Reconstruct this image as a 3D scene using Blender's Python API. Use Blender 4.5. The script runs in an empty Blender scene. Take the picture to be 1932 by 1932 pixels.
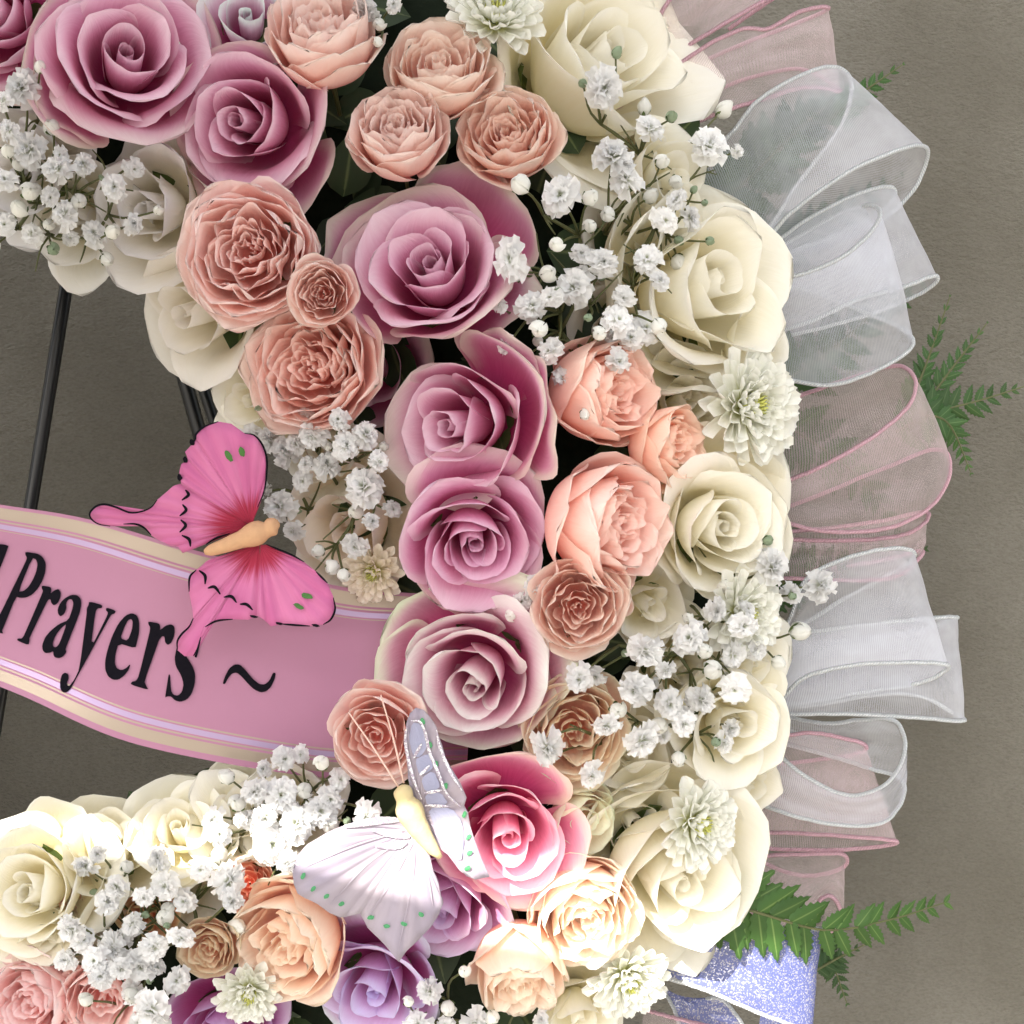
import bpy, math, random
import numpy as np
from mathutils import Vector, Matrix, Quaternion
from mathutils.geometry import tessellate_polygon

# ------------------------------------------------------------------ units
K = 0.0002            # metres per picture unit (the frame is 1932 units wide at depth 0)
D = 3100.0            # camera distance in the same units
MID = 966.0
sc = bpy.context.scene
col = sc.collection

def P(u, v, h):
    """A place in the scene: u to the right, v down, h out from the wreath's middle plane (all in units)."""
    f = (D - h) / D
    return Vector(((u - MID) * K * f, -h * K, (MID - v) * K * f))

def size(r, h):
    return r * K * (D - h) / D

# ------------------------------------------------------------------ camera
cam_d = bpy.data.cameras.new('camera')
cam = bpy.data.objects.new('camera', cam_d)
col.objects.link(cam)
cam.location = (0, -D * K, 0)
cam.rotation_euler = (math.radians(90), 0, 0)
cam_d.sensor_width = 36
cam_d.lens = 36 * D / 1932.0
cam_d.clip_start = 0.01
cam_d.clip_end = 200
sc.camera = cam

# ------------------------------------------------------------------ sky, sun, exposure
SUN = Vector((0.50, 1.0, -0.796)).normalized()        # direction the light travels
elev = math.asin(-SUN.z)
azim = math.atan2(-SUN.x, -SUN.y)                      # compass bearing of the sun (from +Y, clockwise)
w = bpy.data.worlds.new('World'); sc.world = w
w.use_nodes = True
nt = w.node_tree
bg = nt.nodes['Background']
sky = nt.nodes.new('ShaderNodeTexSky')
sky.sky_type = 'NISHITA'; sky.sun_disc = False
sky.sun_elevation = elev; sky.sun_rotation = azim
sky.air_density = 1.0; sky.dust_density = 4.0; sky.ozone_density = 1.0
hs = nt.nodes.new('ShaderNodeHueSaturation')
hs.inputs['Saturation'].default_value = 0.28
nt.links.new(sky.outputs[0], hs.inputs['Color'])
nt.links.new(hs.outputs[0], bg.inputs['Color'])
bg.inputs['Strength'].default_value = 0.15

sun_d = bpy.data.lights.new('sun', 'SUN')
sun_d.energy = 5.0; sun_d.angle = math.radians(0.35); sun_d.color = (1.0, 0.95, 0.86)
sun = bpy.data.objects.new('sun', sun_d); col.objects.link(sun)
sun.rotation_euler = SUN.to_track_quat('-Z', 'Y').to_euler()
sun.location = (-2, -2.5, 2)

sc.view_settings.view_transform = 'Standard'
sc.view_settings.look = 'None'
sc.view_settings.gamma = 1.0
sc.view_settings.use_curve_mapping = False
sc.view_settings.exposure = 1.24
sc.render.engine = 'CYCLES'
sc.cycles.use_denoising = True
sc.cycles.max_bounces = 10
sc.cycles.diffuse_bounces = 6
sc.cycles.transmission_bounces = 8
sc.cycles.transparent_max_bounces = 28
sc.cycles.sample_clamp_indirect = 6

# ------------------------------------------------------------------ helpers
rnd = random.Random(7)

def tag(o, label=None, cat=None, group=None, kind=None):
    if label: o['label'] = label
    if cat: o['category'] = cat
    if group: o['group'] = group
    if kind: o['kind'] = kind
    return o

def empty(name, M):
    o = bpy.data.objects.new(name, None)
    o.empty_display_size = 0.005
    col.objects.link(o)
    o.matrix_world = M
    return o

def mesh_from(name, V, F, mat, pt=None, smooth=True):
    me = bpy.data.meshes.new(name)
    me.from_pydata(np.asarray(V, dtype=float).tolist(), [], F)
    if smooth: me.shade_smooth()
    if mat: me.materials.append(mat)
    if pt is not None:
        a = me.attributes.new('pt', 'FLOAT_COLOR', 'POINT')
        a.data.foreach_set('color', np.asarray(pt, dtype=np.float32).ravel())
    return me

def link(name, me, parent=None, M=None, color=None):
    o = bpy.data.objects.new(name, me)
    col.objects.link(o)
    if parent: o.parent = parent
    if M is not None: o.matrix_local = M
    if color: o.color = (*color, 1)
    return o

_gf = {}
def grid_faces(nu, nv, wrap=False):
    k = (nu, nv, wrap)
    if k not in _gf:
        F = []
        for i in range(nu - (0 if wrap else 1)):
            for j in range(nv - 1):
                a = i * nv + j; b = ((i + 1) % nu) * nv + j
                F.append((a, b, b + 1, a + 1))
        _gf[k] = F
    return _gf[k]

def spline(pts, n):
    """Catmull-Rom through pts (any dimension), n samples evenly spaced by chord."""
    p = np.asarray(pts, float)
    if len(p) == 2:
        return p[0] + (p[1] - p[0]) * np.linspace(0, 1, n)[:, None]
    q = np.vstack([2 * p[0] - p[1], p, 2 * p[-1] - p[-2]])
    out = []
    ts = np.linspace(0, len(p) - 1, n)
    for t in ts:
        i = min(int(t), len(p) - 2); f = t - i
        a, b, c, d = q[i], q[i + 1], q[i + 2], q[i + 3]
        out.append(0.5 * (2 * b + (c - a) * f + (2 * a - 5 * b + 4 * c - d) * f * f + (3 * b - a - 3 * c + d) * f ** 3))
    return np.array(out)

def tube(path, rad, sides=6, cap=True):
    """verts, faces of a tube along a path of world points."""
    p = np.asarray(path, float); n = len(p)
    r = np.full(n, rad) if np.isscalar(rad) else np.asarray(rad, float)
    T = np.gradient(p, axis=0); T /= (np.linalg.norm(T, axis=1)[:, None] + 1e-12)
    up = np.array([0.13, -0.9, 0.31]); V = []
    prev = None
    for i in range(n):
        a = up - T[i] * up.dot(T[i]) if prev is None else prev - T[i] * prev.dot(T[i])
        a /= (np.linalg.norm(a) + 1e-12); prev = a
        b = np.cross(T[i], a)
        for k in range(sides):
            th = 2 * math.pi * k / sides
            V.append(p[i] + r[i] * (a * math.cos(th) + b * math.sin(th)))
    F = []
    for i in range(n - 1):
        for k in range(sides):
            k2 = (k + 1) % sides
            F.append((i * sides + k, i * sides + k2, (i + 1) * sides + k2, (i + 1) * sides + k))
    if cap:
        F.append(tuple(range(sides - 1, -1, -1)))
        F.append(tuple((n - 1) * sides + k for k in range(sides)))
    return V, F

class Acc:
    """collects several pieces into one mesh"""
    def __init__(s): s.V = []; s.F = []; s.A = []
    def add(s, V, F, A=None):
        o = len(s.V); s.V += [tuple(x) for x in V]; s.F += [tuple(i + o for i in f) for f in F]
        if A is not None: s.A += [tuple(x) for x in A]

# ------------------------------------------------------------------ materials
def newmat(name):
    m = bpy.data.materials.new(name); m.use_nodes = True
    m.node_tree.nodes.clear()
    return m, m.node_tree

class N:
    """tiny node-graph writer"""
    def __init__(s, tree): s.t = tree
    def n(s, typ, **kw):
        x = s.t.nodes.new(typ)
        for k, v in kw.items():
            if k.startswith('_'): setattr(x, k[1:], v)
        return x
    def put(s, sock, v):
        if hasattr(v, 'is_output') or isinstance(v, bpy.types.NodeSocket): s.t.links.new(v, sock)
        elif isinstance(v, (tuple, list)) and len(v) == 3 and sock.type == 'RGBA': sock.default_value = (*v, 1)
        else: sock.default_value = v
    def math(s, op, a, b=0.0, c=None, clamp=False):
        x = s.n('ShaderNodeMath', _operation=op, _use_clamp=clamp)
        s.put(x.inputs[0], a); s.put(x.inputs[1], b)
        if c is not None: s.put(x.inputs[2], c)
        return x.outputs[0]
    def mix(s, f, a, b, typ='MIX'):
        x = s.n('ShaderNodeMix', _data_type='RGBA', _blend_type=typ, _clamp_factor=True)
        s.put(x.inputs[0], f); s.put(x.inputs[6], a); s.put(x.inputs[7], b)
        return x.outputs[2]
    def smooth(s, v, lo, hi):
        x = s.n('ShaderNodeMapRange', _interpolation_type='SMOOTHSTEP')
        s.put(x.inputs[0], v); x.inputs[1].default_value = lo; x.inputs[2].default_value = hi
        return x.outputs[0]
    def noise(s, vec, scale, detail=3, rough=0.55):
        x = s.n('ShaderNodeTexNoise')
        if vec is not None: s.put(x.inputs['Vector'], vec)
        x.inputs['Scale'].default_value = scale; x.inputs['Detail'].default_value = detail
        x.inputs['Roughness'].default_value = rough
        return x.outputs[0]
    def bump(s, height, strength, dist=0.001):
        x = s.n('ShaderNodeBump'); x.inputs['Strength'].default_value = strength
        x.inputs['Distance'].default_value = dist; s.put(x.inputs['Height'], height)
        return x.outputs[0]
    def principled(s, col, rough=0.5, spec=0.3, normal=None, **kw):
        x = s.n('ShaderNodeBsdfPrincipled')
        s.put(x.inputs['Base Color'], col); s.put(x.inputs['Roughness'], rough)
        x.inputs['Specular IOR Level'].default_value = spec
        if normal is not None: s.put(x.inputs['Normal'], normal)
        for k, v in kw.items(): s.put(x.inputs[k.replace('_', ' ')], v)
        return x.outputs[0]
    def mixs(s, f, a, b):
        x = s.n('ShaderNodeMixShader'); s.put(x.inputs[0], f)
        s.t.links.new(a, x.inputs[1]); s.t.links.new(b, x.inputs[2]); return x.outputs[0]
    def out(s, sh):
        o = s.n('ShaderNodeOutputMaterial'); s.t.links.new(sh, o.inputs[0])
    def attr(s, name='pt'):
        a = s.n('ShaderNodeAttribute'); a.attribute_name = name
        sep = s.n('ShaderNodeSeparateColor'); s.t.links.new(a.outputs['Color'], sep.inputs[0])
        return sep.outputs[0], sep.outputs[1], sep.outputs[2], a.outputs['Alpha']
    def comb(s, x, y, z):
        c = s.n('ShaderNodeCombineXYZ'); s.put(c.inputs[0], x); s.put(c.inputs[1], y); s.put(c.inputs[2], z)
        return c.outputs[0]
    def objpos(s): return s.n('ShaderNodeTexCoord').outputs['Object']
    def objinfo(s): return s.n('ShaderNodeObjectInfo')

def petal_mat(name, base, mid, rim, guard, trans=0.32, lo=0.15, hi=0.75):
    m, t = newmat(name); g = N(t)
    S, T, E, Q = g.attr()
    oi = g.objinfo()
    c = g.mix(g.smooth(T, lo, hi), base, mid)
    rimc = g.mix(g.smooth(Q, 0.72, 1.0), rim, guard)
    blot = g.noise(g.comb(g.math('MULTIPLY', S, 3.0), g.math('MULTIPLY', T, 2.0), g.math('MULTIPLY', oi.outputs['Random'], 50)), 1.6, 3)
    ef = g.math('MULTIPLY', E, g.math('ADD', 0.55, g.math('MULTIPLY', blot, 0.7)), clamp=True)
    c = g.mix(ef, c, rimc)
    vein = g.noise(g.comb(g.math('MULTIPLY', S, 60.0), g.math('MULTIPLY', T, 4.0), oi.outputs['Random']), 1.0, 4, 0.6)
    c = g.mix(0.36, c, g.mix(vein, (0.25, 0.25, 0.25), (1.0, 1.0, 1.0)), 'SOFT_LIGHT')
    spot = g.smooth(g.noise(g.comb(g.math('MULTIPLY', S, 9.0), g.math('MULTIPLY', T, 7.0), g.math('MULTIPLY', oi.outputs['Random'], 91)), 2.2, 4, 0.7), 0.66, 0.78)
    c = g.mix(g.math('MULTIPLY', spot, g.math('MULTIPLY', E, 0.32)), c, (0.56, 0.40, 0.27))
    c = g.mix(1.0, c, oi.outputs['Color'], 'MULTIPLY')
    fold = g.noise(g.comb(g.math('MULTIPLY', S, 9.0), g.math('MULTIPLY', T, 2.2), g.math('MULTIPLY', oi.outputs['Random'], 33)), 1.0, 3, 0.5)
    nb = g.bump(g.math('ADD', vein, g.math('MULTIPLY', fold, 2.0)), 0.34, 0.0006)
    p = g.principled(c, 0.55, 0.22, nb, Sheen_Weight=0.08)
    tr = g.n('ShaderNodeBsdfTranslucent'); g.put(tr.inputs[0], c)
    g.out(g.mixs(trans, p, tr.outputs[0]))
    return m

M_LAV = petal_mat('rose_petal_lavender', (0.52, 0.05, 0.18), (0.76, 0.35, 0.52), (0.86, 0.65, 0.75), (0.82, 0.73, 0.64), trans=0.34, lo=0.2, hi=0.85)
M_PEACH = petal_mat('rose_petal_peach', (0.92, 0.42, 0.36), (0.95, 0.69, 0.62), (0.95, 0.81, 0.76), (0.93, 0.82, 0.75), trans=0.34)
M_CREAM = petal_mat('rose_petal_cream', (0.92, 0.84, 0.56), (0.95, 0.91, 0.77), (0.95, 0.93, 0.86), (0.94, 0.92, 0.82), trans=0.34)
M_MUM = petal_mat('chrysanthemum_petal_white', (0.74, 0.75, 0.26), (0.88, 0.88, 0.78), (0.91, 0.91, 0.87), (0.91, 0.91, 0.87), trans=0.22, lo=0.0, hi=0.45)

def simple_leaf_mat(name, c1, c2, trans=0.2, rough=0.45, tint=True):
    m, t = newmat(name); g = N(t)
    S, T, E, Q = g.attr()
    oi = g.objinfo()
    n = g.noise(g.objpos(), 260, 3)
    c = g.mix(n, c1, c2)
    c = g.mix(g.math('MULTIPLY', g.smooth(g.math('ABSOLUTE', g.math('SUBTRACT', S, 0.5)), 0.06, 0.0), 0.35), c, (0.30, 0.38, 0.16))
    if tint: c = g.mix(1.0, c, oi.outputs['Color'], 'MULTIPLY')
    p = g.principled(c, rough, 0.35, g.bump(n, 0.25, 0.0006))
    tr = g.n('ShaderNodeBsdfTranslucent'); g.put(tr.inputs[0], g.mix(0.5, c, (0.22, 0.38, 0.03)))
    g.out(g.mixs(trans, p, tr.outputs[0])); return m

M_LEAF = simple_leaf_mat('dark_leaf', (0.018, 0.035, 0.018), (0.04, 0.07, 0.03), 0.12)
M_FERN = simple_leaf_mat('fern_green', (0.030, 0.075, 0.022), (0.06, 0.13, 0.035), 0.25)
M_SEPAL = simple_leaf_mat('sepal_green', (0.07, 0.12, 0.04), (0.13, 0.17, 0.06), 0.2)
M_STEM = simple_leaf_mat('thin_stem', (0.075, 0.095, 0.035), (0.13, 0.13, 0.05), 0.05, tint=False)

def floret_mat():
    m, t = newmat('gypsophila_white'); g = N(t)
    S, T, E, Q = g.attr()
    c = g.mix(g.smooth(T, 0.0, 0.55), (0.74, 0.77, 0.62), (0.95, 0.95, 0.95))
    oi = g.objinfo()
    c = g.mix(1.0, c, oi.outputs['Color'], 'MULTIPLY')
    p = g.principled(c, 0.5, 0.25)
    tr = g.n('ShaderNodeBsdfTranslucent'); g.put(tr.inputs[0], c)
    g.out(g.mixs(0.45, p, tr.outputs[0])); return m
M_FLORET = floret_mat()

def plain(name, c, rough=0.5, spec=0.3, metal=0.0, bumpsc=None, bumpst=0.2, var=0.0, trans=0.0):
    m, t = newmat(name); g = N(t)
    n = g.noise(g.objpos(), bumpsc or 200, 4)
    cc = g.mix(g.math('MULTIPLY', n, var), c, tuple(x * 0.45 for x in c)) if var else c
    p = g.principled(cc, rough, spec, g.bump(n, bumpst, 0.0006) if bumpsc else None, Metallic=metal)
    if trans:
        tr = g.n('ShaderNodeBsdfTranslucent'); g.put(tr.inputs[0], cc); p = g.mixs(trans, p, tr.outputs[0])
    g.out(p); return m

M_BLACKMETAL = plain('black_enamelled_metal', (0.012, 0.013, 0.015), 0.28, 0.5, 0.0, 900, 0.05)
M_FOAM = plain('dark_moss_foam', (0.012, 0.018, 0.010), 0.9, 0.1, 0.0, 300, 1.0, 0.6)
M_INK = plain('black_ink', (0.006, 0.005, 0.009), 0.75, 0.08, 0, 700, 0.1)
M_GREENPAINT = plain('green_paint', (0.06, 0.17, 0.035), 0.5, 0.3, 0, 800, 0.3, 0.4)
M_GREENGLIT = plain('green_glitter_paint', (0.07, 0.36, 0.14), 0.35, 0.6, 0, 2500, 0.9, 0.4)
M_BODYTAN = plain('butterfly_body_tan', (0.62, 0.37, 0.21), 0.75, 0.15, 0, 500, 0.6, 0.35)
M_BODYCREAM = plain('butterfly_body_cream', (0.66, 0.54, 0.30), 0.7, 0.15, 0, 500, 0.6, 0.2)
M_ANT = plain('antenna_wire', (0.72, 0.50, 0.42), 0.5, 0.4)
M_BLOCKER = plain('pale_blocker', (0.46, 0.43, 0.38), 0.9, 0.1)  # for the added out-of-view panels that block the sun

def wall_mat():
    m, t = newmat('stucco'); g = N(t)
    pos = g.objpos()
    mp = g.n('ShaderNodeMapping'); g.put(mp.inputs[0], pos)
    mp.inputs['Rotation'].default_value = (0, math.radians(38), 0)
    mp.inputs['Scale'].default_value = (1.0, 1.0, 2.0)
    v = mp.outputs[0]
    big = g.noise(pos, 7.0, 5)
    c = g.mix(g.smooth(big, 0.3, 0.72), (0.150, 0.139, 0.113), (0.225, 0.213, 0.182))
    fine = g.noise(v, 480, 4, 0.65)
    mid = g.noise(v, 170, 4, 0.6)
    c = g.mix(g.math('MULTIPLY', g.smooth(fine, 0.35, 0.75), 0.4), c, (0.098, 0.087, 0.068))
    scr = g.noise(v, 45, 5, 0.65)
    stain = g.smooth(g.noise(pos, 38, 3, 0.6), 0.68, 0.78)
    c = g.mix(g.math('MULTIPLY', stain, 0.25), c, (0.14, 0.13, 0.115))
    hgt = g.math('ADD', g.math('MULTIPLY', fine, 0.9), g.math('ADD', g.math('MULTIPLY', mid, 1.1), g.math('MULTIPLY', scr, 1.3)))
    g.out(g.principled(c, 0.92, 0.12, g.bump(hgt, 0.7, 0.0036)))
    return m
M_WALL = wall_mat()

def organza_mat(name, colr, dens):
    m, t = newmat(name); g = N(t)
    A, B, E, Q = g.attr()
    weave = g.n('ShaderNodeTexWave'); weave.bands_direction = 'X'
    g.put(weave.inputs['Vector'], g.comb(A, B, 0.0)); weave.inputs['Scale'].default_value = 42
    weave.inputs['Distortion'].default_value = 1.2; weave.inputs['Detail'].default_value = 2; weave.inputs['Detail Scale'].default_value = 3
    fold = g.noise(g.comb(g.math('MULTIPLY', A, 5.0), g.math('MULTIPLY', B, 3.0), Q), 1.0, 3)
    a = g.math('ADD', dens, g.math('ADD', g.math('MULTIPLY', weave.outputs[0], 0.14), g.math('MULTIPLY', g.math('SUBTRACT', fold, 0.5), 0.30)))
    # threads seen edge-on close up the cloth
    lw = g.n('ShaderNodeLayerWeight'); lw.inputs[0].default_value = 0.35
    a = g.math('ADD', a, g.math('MULTIPLY', lw.outputs['Facing'], 0.28), clamp=True)
    thr = g.noise(g.comb(g.math('MULTIPLY', A, 260.0), g.math('MULTIPLY', B, 30.0), Q), 1.0, 2)
    p = g.principled(colr, 0.32, 0.55, g.bump(thr, 0.5, 0.0004), Sheen_Weight=0.4)
    tr = g.n('ShaderNodeBsdfTranslucent'); g.put(tr.inputs[0], colr)
    body = g.mixs(0.4, p, tr.outputs[0])
    tp = g.n('ShaderNodeBsdfTransparent')
    g.out(g.mixs(a, tp.outputs[0], body)); return m
M_ORGW = organza_mat('white_organza', (0.86, 0.88, 0.97), 0.25)
M_ORGP = organza_mat('pink_organza', (0.88, 0.72, 0.75), 0.20)

def edge_mat(name, c1, c2):
    m, t = newmat(name); g = N(t)
    A, B, E, Q = g.attr()
    wv = g.n('ShaderNodeTexWave'); wv.bands_direction = 'DIAGONAL'
    g.put(wv.inputs['Vector'], g.comb(g.math('MULTIPLY', A, 1.0), B, 0.0)); wv.inputs['Scale'].default_value = 1.0
    c = g.mix(wv.outputs[0], c2, c1)
    p = g.principled(c, 0.4, 0.5, g.bump(wv.outputs[0], 0.8, 0.0006))
    tr = g.n('ShaderNodeBsdfTranslucent'); g.put(tr.inputs[0], c)
    g.out(g.mixs(0.25, p, tr.outputs[0])); return m
M_EDGEW = edge_mat('white_wired_edge', (0.90, 0.92, 0.93), (0.62, 0.66, 0.70))
M_EDGEP = edge_mat('pink_wired_edge', (0.84, 0.56, 0.64), (0.68, 0.40, 0.49))

def glitter_ribbon_mat():
    m, t = newmat('iridescent_glitter_organza'); g = N(t)
    pos = g.objpos()
    vo = g.n('ShaderNodeTexVoronoi'); g.put(vo.inputs['Vector'], pos); vo.inputs['Scale'].default_value = 2400
    sepc = g.n('ShaderNodeSeparateColor'); g.t.links.new(vo.outputs['Color'], sepc.inputs[0])
    fl = g.smooth(sepc.outputs[0], 0.66, 0.9)
    c = g.mix(fl, (0.15, 0.18, 0.46), (0.72, 0.72, 0.82))
    nrm = g.n('ShaderNodeBump'); nrm.inputs['Strength'].default_value = 1.0; nrm.inputs['Distance'].default_value = 0.0008
    g.t.links.new(sepc.outputs[1], nrm.inputs['Height'])
    p = g.principled(c, g.math('SUBTRACT', 0.55, g.math('MULTIPLY', fl, 0.3)), 0.6, nrm.outputs[0], Metallic=g.math('MULTIPLY', fl, 0.5))
    tr = g.n('ShaderNodeBsdfTranslucent'); g.put(tr.inputs[0], c)
    tp = g.n('ShaderNodeBsdfTransparent')
    g.out(g.mixs(0.72, tp.outputs[0], g.mixs(0.2, p, tr.outputs[0]))); return m
M_GLIT = glitter_ribbon_mat()

def sash_mat():
    m, t = newmat('pink_satin_printed_with_gold_lines'); g = N(t)
    A, B, E, Q = g.attr()
    rp = g.n('ShaderNodeValToRGB'); rp.color_ramp.interpolation = 'CONSTANT'
    pink = (0.41, 0.182, 0.29, 1); gold = (0.40, 0.33, 0.27, 1); lav = (0.42, 0.32, 0.50, 1)
    stops = [(0.0, pink), (0.018, gold), (0.085, pink), (0.094, gold), (0.104, pink), (0.115, lav), (0.142, pink), (0.150, gold), (0.156, pink),
             (0.842, gold), (0.848, pink), (0.856, lav), (0.884, pink), (0.894, gold), (0.902, pink), (0.912, gold), (0.968, pink)]
    e = rp.color_ramp.elements
    e[0].position, e[0].color = stops[0]; e[1].position, e[1].color = stops[1]
    for pz, cz in stops[2:]:
        x = e.new(pz); x.color = cz
    g.put(rp.inputs[0], B)
    isgold = g.n('ShaderNodeValToRGB'); isgold.color_ramp.interpolation = 'CONSTANT'
    e2 = isgold.color_ramp.elements
    e2[0].position, e2[0].color = 0.0, (0, 0, 0, 1); e2[1].position, e2[1].color = stops[1][0], (1, 1, 1, 1)
    for pz, cz in stops[2:]:
        x = e2.new(pz); x.color = (0, 0, 0, 1) if cz is pink else (1, 1, 1, 1)
    g.put(isgold.inputs[0], B)
    thr = g.noise(g.comb(g.math('MULTIPLY', A, 60.0), g.math('MULTIPLY', B, 900.0), 0.0), 1.0, 2)
    dots = g.n('ShaderNodeTexWave'); g.put(dots.inputs['Vector'], g.comb(A, 0.0, 0.0)); dots.inputs['Scale'].default_value = 60
    c = g.mix(0.05, rp.outputs[0], thr, 'OVERLAY')
    rough = g.math('SUBTRACT', 0.42, g.math('MULTIPLY', isgold.outputs[0], 0.10))
    g.out(g.principled(c, rough, 0.45, g.bump(thr, 0.12, 0.0002), Metallic=g.math('MULTIPLY', isgold.outputs[0], 0.7)))
    return m
M_SASH = sash_mat()

def wing_mat(name, c_in, c_mid, c_out, inner, trans=0.35):
    """pt: R = ray fraction, G = distance from root, B = edge"""
    m, t = newmat(name); g = N(t)
    A, B, E, Q = g.attr()
    st = g.noise(g.comb(g.math('MULTIPLY', A, 46.0), g.math('MULTIPLY', B, 1.5), Q), 1.0, 4, 0.6)
    st2 = g.noise(g.comb(g.math('MULTIPLY', A, 7.0), g.math('MULTIPLY', B, 1.0), Q), 1.0, 2, 0.5)
    c = g.mix(g.smooth(st2, 0.35, 0.7), c_mid, c_out)
    d = g.math('ADD', B, g.math('MULTIPLY', g.math('SUBTRACT', st, 0.5), 0.35))
    if inner > 0:
        c = g.mix(g.smooth(d, inner, inner * 0.45), c, c_in)
    c = g.mix(0.18, c, g.mix(st, (0.2, 0.2, 0.2), (1, 1, 1)), 'SOFT_LIGHT')
    p = g.principled(c, 0.6, 0.2, g.bump(st, 0.5, 0.0005), Sheen_Weight=0.2)
    tr = g.n('ShaderNodeBsdfTranslucent'); g.put(tr.inputs[0], c)
    g.out(g.mixs(trans, p, tr.outputs[0])); return m
M_WINGP = wing_mat('painted_pink_feather', (0.44, 0.03, 0.075), (0.62, 0.155, 0.36), (0.70, 0.22, 0.43), 0.34, 0.25)
M_WINGW = wing_mat('pale_lilac_feather', (0.5, 0.48, 0.5), (0.42, 0.37, 0.46), (0.50, 0.44, 0.49), 0.0, 0.3)
M_CELL = wing_mat('lilac_wing_cell', (0.5, 0.5, 0.6), (0.42, 0.43, 0.60), (0.46, 0.47, 0.64), 0.0, 0.3)

def glitter_mat():
    m, t = newmat('white_glitter'); g = N(t)
    vo = g.n('ShaderNodeTexVoronoi'); g.put(vo.inputs['Vector'], g.objpos()); vo.inputs['Scale'].default_value = 2200
    sepc = g.n('ShaderNodeSeparateColor'); g.t.links.new(vo.outputs['Color'], sepc.inputs[0])
    c = g.mix(g.smooth(sepc.outputs[0], 0.3, 0.8), (0.40, 0.34, 0.44), (0.85, 0.85, 0.88))
    g.out(g.principled(c, 0.25, 0.8, g.bump(sepc.outputs[1], 1.0, 0.0008), Metallic=0.2)); return m
M_GLITTER = glitter_mat()

# ------------------------------------------------------------------ the setting: stucco wall, ground, unseen panels added to shade the place
WALL_H = -800
def box(name, lo, hi, mat, kind=None):
    (x0, y0, z0), (x1, y1, z1) = lo, hi
    V = [(x0, y0, z0), (x1, y0, z0), (x1, y1, z0), (x0, y1, z0), (x0, y0, z1), (x1, y0, z1), (x1, y1, z1), (x0, y1, z1)]
    F = [(0, 3, 2, 1), (4, 5, 6, 7), (0, 1, 5, 4), (1, 2, 6, 5), (2, 3, 7, 6), (3, 0, 4, 7)]
    o = link(name, mesh_from(name, V, F, mat, smooth=False))
    if kind: o['kind'] = kind
    return o
wy = -WALL_H * K
wall = box('wall', (-3.0, wy, -1.3), (3.0, wy + 0.2, 2.2), M_WALL, 'structure')
ground_m = plain('pale_concrete', (0.36, 0.34, 0.31), 0.9, 0.1, 0, 30, 0.3, 0.3)
ground = box('ground', (-12, -14, -1.45), (12, wy, -1.3), ground_m, 'structure')

# two unseen panels added with a gap between them, up to the left: the gap lets one strip of sun through
AH = 3300
def blocker_pt(x, y): return Vector((x * K, -AH * K, -y * K))
def sun_blocker(name, poly):
    V = []; n = len(poly)
    for dy in (0, 0.004):
        for (u, v) in poly:
            p = blocker_pt(u, v); V.append((p.x, p.y - dy, p.z))
    F = [tuple(range(n)), tuple(range(2 * n - 1, n - 1, -1))] + [(i, i + n, (i + 1) % n + n, (i + 1) % n) for i in range(n)]
    o = link(name, mesh_from(name, V, F, M_BLOCKER, smooth=False)); o['kind'] = 'structure'; return o
# edges of the added panels, shaped to the sun strip: where the upper one ends, and how wide the gap is there
SLIT = [(x, 800 + 0.1834 * x - 0.704 * AH + d, g) for x, d, g in ((-4300, 42, 40), (-2600, 42, 56), (-1850, 12, 115), (-1260, -12, 195), (-350, -25, 250))]
sun_blocker('sun_blocker', [(-4300, -5600), (-350, -5600)] + [(x, y) for x, y, g in SLIT[::-1]])
sun_blocker('sun_blocker', [(x, y + g) for x, y, g in SLIT] + [(-350, -500), (-4300, -500)])

# ------------------------------------------------------------------ wreath form
CX, CY = 40.0, 1010.0
def dome(u, v):
    x = (math.hypot(u - CX, v - CY) - 975) / 570
    return 320 * math.sqrt(max(0.0, 1 - min(1, abs(x)) ** 2))

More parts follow.
